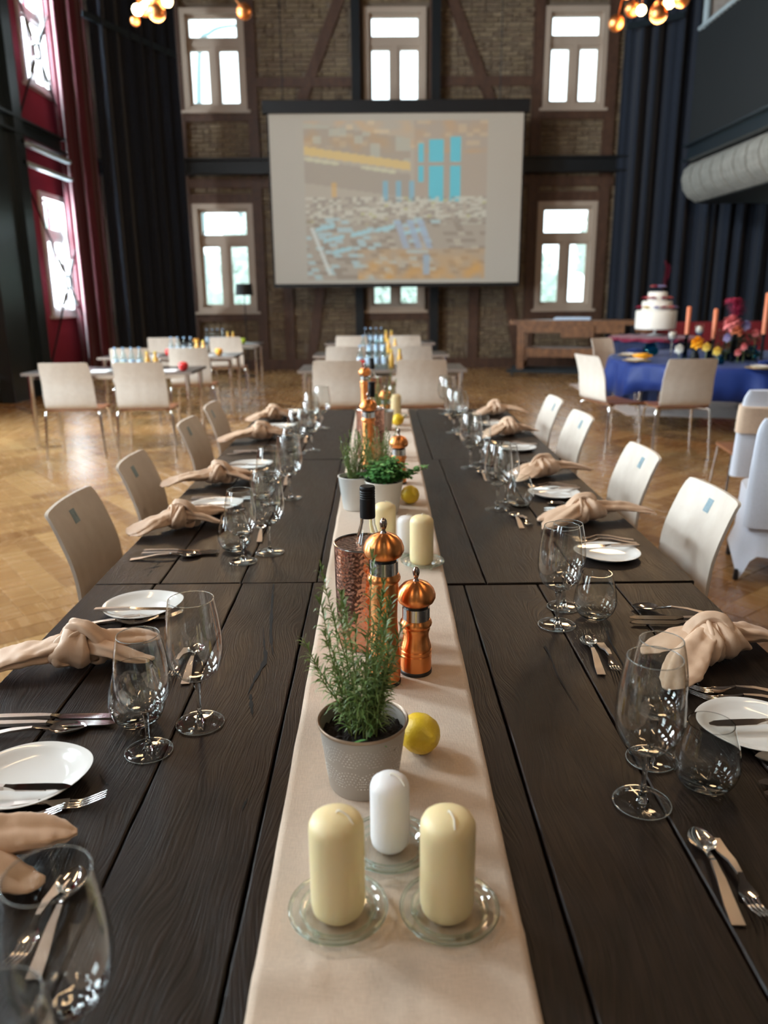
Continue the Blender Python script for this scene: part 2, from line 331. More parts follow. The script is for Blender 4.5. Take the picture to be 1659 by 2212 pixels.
holesB=[(a,b,z0,z1) for a,b in winx for z0,z1 in ((1.18,3.25),(4.92,6.66))]
wb=wallgrid('wall_back',[XL,XR],[0,HZ],holesB,lambda u,v,d:(u,BY+.03+.35*d,v),MT['mortar']); tag(wb,kind='structure')
wl_holes=[(y-.75,y+.75,z0,z1) for y in WIN_L for z0,z1 in ((1.18,3.25),(4.92,6.66))]+[(14.35,15.45,1.18,3.25),(14.35,15.45,4.92,6.66)]
wl=wallgrid('wall_left',[YB,BY],[0,HZ],wl_holes,lambda u,v,d:(XL-.3*d,u,v),MT['redwall']); tag(wl,kind='structure')
wr_holes=[(15.15,16.25,1.18,3.25)]
wr=wallgrid('wall_right',[YB,BY],[0,HZ],wr_holes,lambda u,v,d:(XR+.3*d,u,v),MT['greywall']); tag(wr,kind='structure')
wre_holes=[(x-.59,x+.59,4.92,6.66) for x in WIN_ADDED]
tag(wallgrid('wall_rear',[XL,XR],[0,HZ],wre_holes,lambda u,v,d:(u,YB-.3*d,v),MT['greywall']),kind='structure')
tag(MB().box(XL-.3,XR+.3,YB-.3,BY+.4,HZ,HZ+.2).build('ceiling',MT['ceil'],None,None),kind='structure')
fl=MB().box(XL-.3,XR+.3,YB-.3,BY+.4,-.15,-.004).build('floor',MT['subfloor'],None,None); tag(fl,kind='structure')
# herringbone planks
def plankmesh(L,w,h=.004):
    e=.0025; v=[(-L/2,-w/2,-h),(L/2,-w/2,-h),(L/2,w/2,-h),(-L/2,w/2,-h),(-L/2+e,-w/2+e,0),(L/2-e,-w/2+e,0),(L/2-e,w/2-e,0),(-L/2+e,w/2-e,0)]
    return v,[(4,5,6,7),(0,1,5,4),(1,2,6,5),(2,3,7,6),(3,0,4,7)]
PW,PLn=.14,.84; planks=[]
k=int(PLn/PW)
rotH=math.radians(38)
for i in range(-90,90):
    for j in range(-18,18):
        # classic herringbone lattice: horizontal plank + vertical plank
        ox=i*PW+j*PLn*1.0; oy=i*PW-j*PLn*1.0
        for kind in (0,1):
            if kind==0: cx,cy,a=ox+PLn/2,oy+PW/2,0
            else: cx,cy,a=ox+PLn+PW/2-PW*0,oy+PW-PLn/2+PW*0+ (PLn-PW)*0,PI/2
            X=cx*math.cos(rotH)-cy*math.sin(rotH)+1.2; Y=cx*math.sin(rotH)+cy*math.cos(rotH)+8
            if XL-.3<X<XR+.3 and 1.6<Y<BY+.2: planks.append((X,Y,a+rotH))
def vis(X,Y):
    if -.9<X<.95 and Y<5.3: return False
    px,py,z=proj((X,Y,0)); return -60<px<1720 and py<2260
near=sorted([p for p in planks if vis(p[0],p[1])],key=lambda p:p[0]**2+p[1]**2)[:300]; ns=set(near)
pv,pf=plankmesh(PLn,PW); pm=bpy.data.meshes.new('plank'); pm.from_pydata(pv,[],pf); pm.materials.append(MT['floor'])
for x,y,a in near:
    o=link(bpy.data.objects.new('plank',pm),fl); o.location=(x,y,0); o.rotation_euler=(0,0,a)
b=MB()
for x,y,a in planks:
    if (x,y,a) in ns: continue
    ca,sa=math.cos(a),math.sin(a); b.add([(x+p[0]*ca-p[1]*sa,y+p[0]*sa+p[1]*ca,p[2]) for p in pv],pf)
tag(b.build('parquet_planks',MT['floor'],fl,None),kind='stuff')
# timber frame
TY=BY-.06
def timber(x0,z0,x1,z1,w=.2,kindn='timber_post'):
    d=Vector((x1-x0,0,z1-z0)).normalized(); s=Vector((d.z,0,-d.x))*w/2; A=Vector((x0,0,z0));B=Vector((x1,0,z1)); q=[A-s,B-s,B+s,A+s]
    ty=TY+{'timber_post':0,'timber_rail':.009,'timber_brace':.016}[kindn]; v=[(p.x,ty,p.z) for p in q]+[(p.x,BY+.05,p.z) for p in q]
    f=[(0,1,2,3),(0,4,5,1),(1,5,6,2),(2,6,7,3),(3,7,4,0)]
    return mesh(kindn,v,f,MT['timber'],wb)
tims=[]
def TM(*a,**k): tims.append(a[:4]+(k.get('w',.2),)); timber(*a,**k)
for x in (-2.32,3.13,4.54): TM(x,0,x,7.6,w=.20)
for x in (-3.72,): TM(x,0,x,7.6,w=.18)
TM(-.32,0,-.32,7.6,w=.2); TM(1.16,0,1.16,7.6,w=.2)
for x in (-1.78,2.0): TM(x,0,x,3.7,w=.2)
for x0,x1 in ((-2.22,-.42),(1.26,3.03)): TM(x0,5.40,x1,5.40,w=.17,kindn='timber_rail')
for x0,x1 in ((-3.63,-2.42),(-.22,1.06),(3.23,4.44)):
    for z in (4.82,3.34,1.08): TM(x0,z,x1,z,w=.18,kindn='timber_rail')
TM(-3.8,.1,4.7,.1,w=.22,kindn='timber_rail'); TM(-3.8,3.62,4.7,3.62,w=.18,kindn='timber_rail')
TM(-.45,7.2,-1.6,4.6,w=.2,kindn='timber_brace'); TM(1.3,7.2,2.45,4.6,w=.2,kindn='timber_brace')
TM(-1.0,2.4,-1.35,.2,w=.19,kindn='timber_brace'); TM(2.55,2.4,2.95,.2,w=.19,kindn='timber_brace')
def segd(px,pz,t):
    x0,z0,x1,z1,w=t; dx,dz=x1-x0,z1-z0; u=max(0,min(1,((px-x0)*dx+(pz-z0)*dz)/(dx*dx+dz*dz))); return math.hypot(px-x0-dx*u,pz-z0-dz*u)-w/2
bricks=[]; bz=.02; row=0
while bz<7.3:
    bx=-3.95+(.13 if row%2 else 0)+random.uniform(-.01,.01)
    while bx<4.9:
        L=.245 if random.random()>.25 else .12
        cx,cz=bx+L/2,bz+.036
        if not any(h[0]-L/2-.01<cx<h[1]+L/2+.01 and h[2]-.045<cz<h[3]+.045 for h in holesB) and not any(segd(cx,cz,t)<-.03 for t in tims):
            bricks.append((cx,cz,L,random.uniform(-.012,.008)))
        bx+=L+.012
    bz+=.082; row+=1
def brickv(L,h=.070,d=.05):
    e=.006; x,z=L/2,h/2
    return [(-x,d,-z),(x,d,-z),(x,d,z),(-x,d,z),(-x+e,0,-z+e),(x-e,0,-z+e),(x-e,0,z-e),(-x+e,0,z-e)],[(4,5,6,7),(0,1,5,4),(1,2,6,5),(2,3,7,6),(3,0,4,7)]
bms={}
for L in (.245,.12):
    v,f=brickv(L); me=bpy.data.meshes.new('brick'); me.from_pydata(v,[],f); me.materials.append(MT['brick']); bms[L]=me
def bvis(q): 
    x,z=q[0],q[1]; return not(-1.95<x<2.75 and 1.65<z<4.85) and not any(segd(x,z,t)<.12 for t in tims) and q[2]>.2 and x>-3.5 and z>.9
vb=[q for q in bricks if bvis(q)]; vb.sort(key=lambda q:abs(q[1]-1.5)+.1*abs(q[0])); near=set(vb[:300])
for q in near:
    o=link(bpy.data.objects.new('brick',bms[q[2]]),wb); o.location=(q[0],BY+q[3],q[1])
b=MB()
for q in bricks:
    if q in near: continue
    v,f=brickv(q[2]); b.add([(p[0]+q[0],BY+q[3]+p[1],p[2]+q[1]) for p in v],f)
tag(b.build('brickwork',MT['brick'],wb,None),kind='stuff')
# windows
wn=[0]
def window(fn,w,h,fmat,tr=.62,sash=.075,cas=.10):
    """fn maps local (u 0..w, d depth, v 0..h) to world; d<0 is towards the room"""
    wn[0]+=1; name='window_%d'%wn[0]
    def bx(b,u0,u1,v0,v1,d0,d1): 
        vv=[fn(u,d,v) for d in (d0,d1) for v in (v0,v1) for u in (u0,u1)]
        b.add(vv,[(0,2,3,1),(4,5,7,6),(0,1,5,4),(2,6,7,3),(0,4,6,2),(1,3,7,5)])
    b=MB(); c=cas
    bx(b,0,c,0,h,-.05,.2);bx(b,w-c,w,0,h,-.05,.2);bx(b,c,w-c,0,c*.9,-.05,.2);bx(b,c,w-c,h-c,h,-.05,.2)
    fr=b.build(name,fmat,None,None); tag(fr,kind='structure')
    zt=h*.665; b=MB(); bx(b,c,w-c,zt-.06,zt+.06,.02,.16); b.build('transom',fmat,fr,None)
    b=MB(); bx(b,w/2-.055,w/2+.055,c*.9,zt-.06,.02,.16); b.build('mullion',fmat,fr,None)
    b=MB(); bx(b,-.06,w+.06,-.05,0,-.10,.05); b.build('window_sill',fmat,fr,None)
    cells=[(c,w/2-.055,c*.9,zt-.06),(w/2+.055,w-c,c*.9,zt-.06),(c,w-c,zt+.06,h-c)]
    for u0,u1,v0,v1 in cells:
        b=MB(); s=sash*.75
        bx(b,u0,u0+s,v0,v1,.05,.12);bx(b,u1-s,u1,v0,v1,.05,.12);bx(b,u0+s,u1-s,v0,v0+s,.05,.12);bx(b,u0+s,u1-s,v1-s,v1,.05,.12)
        sh=b.build('sash',fmat,fr,None)
        b=MB(); vv=[fn(u,.085,v) for u,v in ((u0+s,v0+s),(u1-s,v0+s),(u1-s,v1-s),(u0+s,v1-s))]; b.add(vv,[(0,1,2,3)]); b.build('pane',MT['pane'],sh,None)
    return fr
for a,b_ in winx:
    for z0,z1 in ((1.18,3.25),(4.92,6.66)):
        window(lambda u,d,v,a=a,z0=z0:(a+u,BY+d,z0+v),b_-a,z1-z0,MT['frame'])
for y0,y1,z0,z1 in wl_holes:
    window(lambda u,d,v,y1=y1,z0=z0:(XL-d,y1-u,z0+v),y1-y0,z1-z0,MT['frame_w'])
for x0,x1,z0,z1 in wre_holes:  # frames for the added rear windows
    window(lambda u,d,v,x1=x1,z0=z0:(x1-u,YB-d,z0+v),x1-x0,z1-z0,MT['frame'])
for y0,y1,z0,z1 in wr_holes:
    window(lambda u,d,v,y0=y0,z0=z0:(XR+d,y0+u,z0+v),y1-y0,z1-z0,MT['frame_w'])
# steel: posts and beams
def ibeam(name,a,b,h,w,matr,parent=None,tw=.03,up=Vector((0,0,1))):
    a=Vector(a);b=Vector(b); t=(b-a).normalized(); x=t.cross(up).normalized(); y=x.cross(t); m_=MB()
    def bb(cx,cy,sx,sy):
        vs=[q+x*(cx+i*sx/2)+y*(cy+j*sy/2) for q in (a,b) for i,j in ((-1,-1),(1,-1),(1,1),(-1,1))]
        m_.add(vs,[(3,2,1,0),(4,5,6,7),(0,1,5,4),(1,2,6,5),(2,3,7,6),(3,0,4,7)])
    bb(0,h/2-tw/2,w,tw); bb(0,-h/2+tw/2,w,tw); bb(0,0,tw,h-2*tw); return m_.build(name,matr,parent,None)
tag(ibeam('steel_beam',(XL+.05,BY-.28,3.89),(XR-.05,BY-.28,3.89),.28,.22,MT['black_steel']),kind='structure')
for x in (-.33,1.18):
    tag(ibeam('steel_column',(x,BY-.17,0),(x,BY-.17,3.74),.16,.16,MT['black_steel'],up=Vector((0,1,0))),kind='structure')
    tag(ibeam('steel_column',(x,BY-.17,4.04),(x,BY-.17,HZ),.16,.16,MT['black_steel'],up=Vector((0,1,0))),kind='structure')
o=MB().box(-5.50,-5.30,11.55,12.45,0,HZ).build('steel_column',MT['steel_dark'],None,None); tag(o,kind='structure'); MB().box(-5.52,-5.20,12.45,12.75,0,HZ).build('column_flange',MT['steel_dark'],o,None)
for y in (7.6,3.4): tag(ibeam('steel_column',(-5.38,y,0),(-5.38,y,HZ),.5,.3,MT['steel_dark'],up=Vector((0,1,0))),kind='structure')
tag(ibeam('steel_beam',(-5.3,YB,3.93),(-5.3,14.4,3.93),.24,.24,MT['steel_dark']),kind='structure')
for z in (3.70,3.42): tag(MB().box(-5.30,-5.2,12.6,14.6,z,z+.05).build('flange_highlight_1' if z>3.5 else 'flange_highlight_2',MT['steel_lip'],None,None),kind='structure')  # pale bars stand in for highlights along the beam flanges
# bracing rods with ring hubs
for (px,py,X,zr,nm) in ((80,112,-5.45,1.5,'upper'),(148,610,-5.40,1.25,'lower')):
    c=PX(px,py,X); e=empty('bracing_cross',(c.x,c.y,c.z),'thin steel rods crossing at a round hub before the %s left window'%nm,'bracing')
    MB().lathe([(.10,-.02),(.13,-.02),(.13,.02),(.10,.02)],24,close=True).build('hub',MT['steel_lip'],e).rotation_euler=(0,PI/2,0)
    for sy in (-1,1):
        for sz in (-1,1):
            MB().sweep([(0,sy*.1,sz*.12),(0,sy*zr*(.4 if sy>0 else 1),sz*zr*1.15*(.4 if sy>0 else 1))],.016,8).build('rod',MT['black_steel'],e)
            MB().sweep([(0,sy*.16,sz*.19),(0,sy*.32,sz*.37)],.035,8).build('turnbuckle',MT['steel_lip'],e)
# white door at the far left
d=MB().box(XL+.02,XL+.10,10.9,12.0,0,2.3).build('door_1',MT['whitewall'],None,None); tag(d,kind='structure')
MB().box(XL+.10,XL+.13,11.0,11.9,.1,2.2).build('door_panel',MT['whitewall'],d,None)
MB().sweep([(XL+.13,11.1,1.05),(XL+.18,11.1,1.05),(XL+.18,11.22,1.05)],.012,8).build('door_handle',MT['chrome'],d)
# ------------------------------------------------------------------ curtains
def curtain(pts,z0,z1,matr,label,amp=.09,per=.30,seed=0,flare=.15):
    P2=[Vector((x,y,0)) for x,y in pts]; L=sum((b-a).length for a,b in zip(P2,P2[1:])); nn=int(L/.022); rnd=random.Random(seed)
    ph=[rnd.uniform(.6,1.4) for _ in range(200)]
    vs=[];rows=[z0,z0+.5,(z0+z1)/2,z1-.4,z1]
    acc=0; path=[]
    for i in range(nn+1):
        s=L*i/nn; q=s
        for a,b in zip(P2,P2[1:]):
            l=(b-a).length
            if q<=l+1e-6: break
            q-=l
        t=(b-a).normalized(); nrm=Vector((-t.y,t.x,0)); acc+=ph[int(s/per)%200]*L/nn/per
        path.append((a+t*min(q,l),nrm,acc))
    for zi,z in enumerate(rows):
        f=1+flare*(1-zi/4)
        for p,nrm,ac in path:
            off=amp*f*(math.sin(2*PI*ac)+.35*math.sin(2*PI*ac*2.3+zi*.3)+.15*math.sin(ac*17))
            q=p+nrm*off; vs.append((q.x,q.y,z))
    w=nn+1; fs=[(r*w+i,r*w+i+1,(r+1)*w+i+1,(r+1)*w+i) for r in range(4) for i in range(nn)]
    o=mesh('curtain',vs,fs,matr,None,None); o.data.shade_smooth(); md=o.modifiers.new('t','SOLIDIFY'); md.thickness=.012; md.offset=0
    return tag(o,label,'curtain')
curtain([(-5.55,15.0),(-4.92,15.12)],.02,8.4,MT['velvet_red'],'floor-length burgundy velvet curtain hanging beside the left wall windows',amp=.10,per=.24,seed=3)
curtain([(-4.82,15.15),(-4.2,15.7),(-3.62,16.2)],.02,8.4,MT['navy'],'dark navy blackout curtain at the left of the brick wall, beside the burgundy one',amp=.08,per=.28,seed=5)
curtain([(4.66,16.2),(6.0,16.0),(7.6,15.65)],.02,8.4,MT['navy'],'dark navy blackout curtain filling the right corner behind the balcony',amp=.10,per=.34,seed=8)
for x0,y0,x1,y1,l in ((-4.9,15.0,-3.65,16.1,'left'),(4.62,16.02,5.6,15.9,'right')):
    o=MB().bar((x0,y0,6.1 if l=='left' else 6.15),(x1,y1,5.75 if l=='left' else 6.3),.05,.10).build('wall_bracket',MT['steel_dark'],None,None); tag(o,'slanting steel bracket high in front of the %s navy curtain'%l,'bracket')
# ------------------------------------------------------------------ projection screen
SY=15.5
scr=empty('projection_screen',(.4,SY,4.73),'large pull-down projection screen hanging before the brick wall, showing a hall set with tables','screen')
sx0,sx1,sz0,sz1=-1.90,2.71,1.70,4.66
MB().box(-2.40,2.40,-.07,.09,-.09,.12).build('housing',MT['blackmatte'],scr,None)
MB().box(sx0-.4-.035,sx1-.4+.035,.012,.018,sz0-4.73-.05,sz1-4.73).build('black_border',MT['blackmatte'],scr,None)
MB().box(sx0-.4-.03,sx1-.4+.03,-.02,.03,sz0-4.73-.07,sz0-4.73-.02).build('bottom_bar',MT['blackmatte'],scr,None)
for x in (-2.03,1.87): MB().sweep([(x,0,.12),(x,0,HZ-4.73)],.010,6).build('hanging_cable',MT['black_steel'],scr)
# projected picture as vertex colours of the lit fabric
nx,nz=190,140
ix0,ix1,iz0,iz1=(655-580)/550,(1052-580)/550,(600-590)/355,(600-262)/355
def picture(u,v):
    base=[.47,.42,.35]
    def mix(c,f):
        f=max(0,min(1,f))
        for i in range(3): base[i]+= (c[i]-base[i])*f
    H=lambda x,y,k: (math.sin(math.floor(x)*12.9898+math.floor(y)*78.233+k*37.7)*43758.5453)%1
    mix((.44,.31,.21),.30*(1-min(1,abs(v-.75)*1.6))*(u-.3)); mix((.45,.44,.40),.35*(1-v))
    if not (ix0<u<ix1 and iz0<v<iz1): return base
    a=(u-ix0)/(ix1-ix0); c=(v-iz0)/(iz1-iz0); mix((.48,.40,.31),.45)
    n1=noise.noise(Vector((a*12,c*12,3))); n3=noise.noise(Vector((a*7,c*9,5)))
    if c>.80: mix((.66,.40,.18),.15+n1*.9)
    if c>.84 and H(a*26,c*40,1)>.80: mix((.74,.56,.34),.5)
    if a>.60 and c>.53: mix((.40,.29,.22),.35)
    g=.82-.17*a
    if a<.58 and abs(c-g)<.026: mix((.74,.52,.20),.75); 
    if a<.58 and g+.026<c<g+.17: mix((.36,.28,.21),.45); mix((.50,.50,.42),.6*(H(a*22,c*22,2)>.72))
    if a<.58 and g-.20<c<g-.05: mix((.33,.27,.22),.45)
    if a<.50 and abs(c-(g-.05))<.010: mix((.66,.64,.44),.7*(H(a*16,1,3)>.3))
    if .14<a<.17 and .53<c<.62: mix((.70,.42,.14),.6)
    for (a0,a1,bt,tp) in ((.68,.76,.50,.885),(.80,.855,.50,.90),(.625,.655,.62,.86)):
        if a0<a<a1 and bt<c<tp and abs(c-.735)>.014: mix((.13,.56,.66),.9)
    for a0 in (.43,.50,.575):
        if a0<a<a0+.026 and .50<c<.63: mix((.20,.48,.62),.7)
    if .35<c<.53:
        h=H(a*46,c*70,4); mix((.62,.60,.50),.75*(h>.62)); mix((.30,.26,.22),.55*(h<.25)); mix((.56,.56,.22),.5*(.5<h<.54))
    if c<=.40:
        mix((.34,.28,.22),.35)
        h=H(a*24+c*9,c*42,5); k_=(1-min(1,abs(a-.35)*1.5))
        mix((.44,.58,.60),.85*(h>.80)*(a<.75)); mix((.26,.21,.17),.5*(h<.22)); mix((.56,.50,.40),.5*(.5<h<.6))
        for q,(a0,c0) in enumerate(((.10,.335),(.15,.265),(.20,.19),(.30,.30),(.44,.33),(.60,.31))):
            if abs(a-a0)<.055 and abs(c-c0-(a-a0)*.25)<.014: mix((.40,.62,.66),.9)
        for a0 in (.53,.60,.66):
            if abs(a-a0-(.3-c)*.3)<.018 and .2<c<.38: mix((.38,.46,.58),.75)
    if c<.20 and a>.28: mix((.62,.36,.13),(.55+n1*1.0)*(1-c/.20*.6))
    if abs(a-(.02+.32*(.36-c)))<.010 and .03<c<.34: mix((.66,.70,.66),.85)
    if abs(a-.67)<.020 and .03<c<.16: mix((.34,.44,.54),.8)
    return base
vs=[];fs=[];cols=[]
for j in range(nz+1):
    for i in range(nx+1):
        u,v=i/nx,j/nz; vs.append((sx0-.4+(sx1-sx0)*u,0,sz0-4.73+(sz1-sz0)*v)); cols.append(picture(u,v))
for j in range(nz):
    for i in range(nx): a=j*(nx+1)+i; fs.append((a,a+1,a+nx+2,a+nx+1))
m=bpy.data.materials.new('projected_picture'); m.use_nodes=True; n=N(m); at=n.n('ShaderNodeVertexColor',layer_name='pic'); n.col(at.outputs[0]); n.l(at.outputs[0],n.b.inputs['Emission Color']); n.b.inputs['Emission Strength'].default_value=.08; n.b.inputs['Roughness'].default_value=.9
o=mesh('screen_fabric',vs,fs,m,scr); ca=o.data.color_attributes.new('pic','FLOAT_COLOR','POINT')
for i,c in enumerate(cols): ca.data[i].color=(max(0,c[0])*.82,max(0,c[1])*.82,max(0,c[2])*.82,1)
# ------------------------------------------------------------------ balcony on the right
bal=empty('balcony',(5.55,8.0,3.7),'black corrugated balcony front with a pale slatted rounded fascia at upper right','balcony'); del bal['category'],bal['label']; bal['kind']='structure'
y0,y1=-2.5,14.95
def loc(o): return o
b=MB(); nC=240; vs=[];fs=[]
for i in range(nC+1):
    y=y0+(y1-y0)*i/nC-8.0; x=.02*(1 if (i//1)%2 else -1)
    vs+= [(x,y,.28),(x,y,2.05)]
for i in range(nC): fs.append((2*i,2*i+1,2*i+3,2*i+2))
b.add(vs,fs); b.box(.03,.08,y0-8,y1-8,.28,2.05); b.build('corrugated_panel',MT['corr'],bal,None)
MB().sweep([(0,y0-8,2.10),(0,y1-8,2.10)],.035,8).build('handrail',MT['steel_lip'],bal)
ibeam('steel_beam',(0.0,y0-8,.14),(0.0,y1-8,.14),.27,.24,MT['steel_dark'],bal)
MB().box(0,XR-5.56,y0-8,y1-8,.05,.25).build('deck',MT['black_steel'],bal,None)
prof=[(.05,-.02),(-.06,-.12),(-.09,-.28),(-.05,-.45),(.05,-.58),(.20,-.66)]
npan=int((y1-y0)/.42)
for i in range(npan):
    ya=y1-8-.42*i; yb=ya-.375; b=MB(); k=len(prof)
    v=[(p[0],ya,p[1]) for p in prof]+[(p[0],yb,p[1]) for p in prof]; v+=[(p[0]+.03,ya,p[1]) for p in prof]+[(p[0]+.03,yb,p[1]) for p in prof]
    f=[(j,j+1,k+j+1,k+j) for j in range(k-1)]+[(2*k+j,3*k+j,3*k+j+1,2*k+j+1) for j in range(k-1)]+[(j,2*k+j,2*k+j+1,j+1) for j in range(k-1)]+[(k+j,k+j+1,3*k+j+1,3*k+j) for j in range(k-1)]
    b.add(v,f); b.build('slat',MT['slat'],bal,50)
b=MB(); k=len(prof); b.add([(p[0],y1-8+.01,p[1]) for p in prof]+[(.8,y1-8+.01,-.66),(.8,y1-8+.01,-.02)],[tuple(range(k+2))]); b.build('end_cap',MT['black_steel'],bal,None)
MB().box(.22,XR-5.56,y0-8,y1-8,-.68,-.64).build('soffit',MT['corr'],bal,None)
c=PY(1530,60,15.6); 
o=MB().box(c.x-.08,c.x+.55,15.3,15.6,4.0,HZ).build('brick_column',MT['concrete'],None,None); tag(o,kind='structure')
o=MB().sweep([(c.x-.16,15.3,4.0),(c.x-.16,15.3,HZ)],.06,12).build('downpipe',MT['steel_lip']); tag(o,'grey-green vertical pipe beside the pale brick column above the balcony','pipe')
# ------------------------------------------------------------------ chandeliers and out-of-frame warm lights
def chandelier(px,py,Y,label,seed,orbs,grp=None):
    c=PY(px,py,Y); e=empty('chandelier',(c.x,c.y,c.z+.35),label,'chandelier'); r=random.Random(seed); k=F/((c-Vector((0,0,CZ))).dot(Fw))
    MB().sweep([(0,0,.1),(0,0,HZ-c.z-.35)],.012,6).build('suspension_rod',MT['black_steel'],e)
    MB().ico((0,0,.05),.07,2).build('hub',MT['copper'],e)
    for (ox,oy,rr,typ) in orbs:
        x=(ox-px)/k; z=-(oy-py)/k-.35; y=r.uniform(-.25,.25)
        MB().sweep([(0,0,.05),(x*.6,y*.6,max(z,-.1)*.3+.05),(x,y,z)],.006,6).build('arm',MT['copper'],e)
        if typ=='b': MB().ico((x,y,z),rr,2).build('light_bulb',MT['bulb'],e)
        else: MB().ico((x,y,z),rr,3).build('globe',MT['orbcopper'],e)
chandelier(345,0,9.0,'cluster chandelier of copper globes and warm bulbs at top left',4,[(303,27,.055,'b'),(371,16,.055,'b'),(328,3,.045,'b'),(319,22,.035,'b'),(348,38,.085,'g'),(341,8,.08,'g'),(300,2,.08,'g'),(280,30,.05,'g'),(522,14,.08,'g'),(362,-12,.08,'g'),(310,-25,.05,'b'),(395,-30,.05,'b'),(430,-20,.08,'g')])
chandelier(1400,-5,9.0,'cluster chandelier of copper globes and warm bulbs at top right before the navy curtain',9,[(1386,20,.05,'b'),(1443,8,.06,'b'),(1413,38,.085,'g'),(1345,32,.08,'g'),(1455,14,.08,'g'),(1425,18,.08,'g'),(1380,3,.08,'g'),(1340,-5,.08,'g'),(1408,-20,.05,'b')])
def pointlight(loc,pw,r=.08):
    l=bpy.data.lights.new('lamp','POINT'); l.energy=pw; l.color=WARM; l.shadow_soft_size=r; o=bpy.data.objects.new('lamp_light',l); C.objects.link(o); o.location=loc
pointlight((-2.2,9,4.0),110,.45); pointlight((2.9,9,4.0),110,.45)
for i,(x,y) in enumerate(((-1.9,3.6),(1.9,3.6),(-1.9,-1.2),(1.9,-1.2))):
    e=empty('pendant_light',(x,y,4.6),'long warm pendant light tube over the hall, %s'%('front left','front right','rear left','rear right')[i],'light')
    MB().sweep([(0,-.9,0),(0,.9,0)],.03,10).build('light_tube',MT['tube'],e); MB().box(-.04,.04,-.95,.95,.03,.09).build('housing',MT['black'],e,None)
    for s in (-.8,.8): MB().sweep([(0,s,.09),(0,s,HZ-4.6)],.006,6).build('suspension_cable',MT['black'],e)
    area('tube_light',(x,y,4.55),(0,0,0),.1,1.8,14,WARM)
# ------------------------------------------------------------------ main dining tables
def dtable(xs,y0,y1,label,seed,slack=0):
    r=random.Random(seed); xm=(xs[0]+xs[-1])/2; ym=(y0+y1)/2
    t=empty('dining_table',(xm,ym,0),label,'table',group='dark oak dining tables pushed together')
    for a,b_ in zip(xs,xs[1:]):
        g=.0022; n=26; zt=TZ-r.uniform(0,.0012)-slack; th=.036; L=[];R=[]
        for i in range(n+1):
            y=y0+(y1-y0)*i/n; L.append((a+g+.0012*noise.noise(Vector((a*9,y*7,seed)))+.0006*r.uniform(-1,1),y)); R.append((b_-g+.0012*noise.noise(Vector((b_*9,y*7,seed+5)))+.0006*r.uniform(-1,1),y))
        e=.0022; rows=[]
        for side in (0,1):
            for (x,y) in (L if side==0 else R):
                s=1 if side==0 else -1; yy=min(max(y,y0+e),y1-e)
                rows.append([(x,y,zt-th),(x,y,zt-e),(x+s*e,yy,zt)])
        c0=Vector(((a+b_)/2,ym,zt)); vs=[]
        for side in (0,1):
            for i in range(n+1):
                for q in rows[side*(n+1)+i]: vs.append(Vector(q)-c0)
        def ix(side,i,k): return (side*(n+1)+i)*3+k
        fs=[]
        for i in range(n):
            for k in (0,1): fs+= [(ix(0,i,k),ix(0,i,k+1),ix(0,i+1,k+1),ix(0,i+1,k)),(ix(1,i,k),ix(1,i+1,k),ix(1,i+1,k+1),ix(1,i,k+1))]
            fs.append((ix(0,i,2),ix(1,i,2),ix(1,i+1,2),ix(0,i+1,2))); fs.append((ix(0,i,0),ix(0,i+1,0),ix(1,i+1,0),ix(1,i,0)))
        for i in (0,n): fs.append(tuple([ix(0,i,0),ix(1,i,0),ix(1,i,1),ix(1,i,2),ix(0,i,2),ix(0,i,1)]))
        o=mesh('plank',vs,fs,MT['oak'],t); o.location=c0-Vector((xm,ym,0))
    for sx in (-1,1):
        for sy in (-1,1):
            w=(xs[-1]-xs[0])/2-.33; l=(y1-y0)/2-.06; MB().box(sx*w-.035,sx*w+.035,sy*l-.035,sy*l+.035,0,TZ-.045).build('leg',MT['black_steel'],t,None)
    MB().box(-(xs[-1]-xs[0])/2+.06,(xs[-1]-xs[0])/2-.06,-(y1-y0)/2+.09,(y1-y0)/2-.09,TZ-.085,TZ-.04).build('apron',MT['black_steel'],t,None)
    return t
tL1=dtable([-.765,-.60,-.367,-.177,.033],.36,1.977,'dark oak plank table nearest on the left, with the long split in its plank',1)
tR1=dtable([.037,.227,.422,.625,.835],.33,1.946,'dark oak plank table nearest on the right, under the three front candles',2)
tL2=dtable([-.765,-.59,-.372,-.167,.033],1.981,3.605,'middle dark oak plank table of the left row',3)
tR2=dtable([.037,.288,.545,.845],1.955,3.572,'middle dark oak plank table of the right row, at the two labelled pale chairs',4,slack=-.001)
tL3=dtable([-.765,-.57,-.37,-.15,.033],3.609,5.24,'farthest dark oak plank table of the left row',5)
tR3=dtable([.037,.26,.55,.86],3.577,5.22,'farthest dark oak plank table of the right row',6)
def crack(pts,ws,table,plank):
    Q=[P(*p,TZ) for p in pts]; vs=[];fs=[]
    par=[c for c in table.children if c.name.startswith('plank')][plank]
    off=table.location+par.location
    Q=spl(Q,4); W=lin([(w,) for w in ws],4)
    for i,(q,w) in enumerate(zip(Q,W)):
        t=(Q[min(i+1,len(Q)-1)]-Q[max(i-1,0)]).normalized(); s=Vector((t.y,-t.x,0))*(w[0]/2*(1+.5*math.sin(i*2.3)))
        for a in (q-s,q+s): vs.append((a.x-off.x,a.y-off.y,.0004+TZ-off.z))
    for i in range(len(Q)-1): fs.append((2*i,2*i+1,2*i+3,2*i+2))
    mesh('crack',vs,fs,MT['crack'],par)
crack([(591,1262),(588,1300),(585,1370),(590,1415)],[.003,.005,.007,.001],tL1,2)
crack([(569,1355),(571,1395),(573,1425),(552,1465),(535,1500)],[.001,.004,.009,.006,.001],tL1,2)
crack([(541,1500),(543,1525),(546,1548)],[.004,.007,.001],tL1,2)
crack([(535,1725),(529,1735),(522,1752)],[.001,.004,.001],tL1,2)
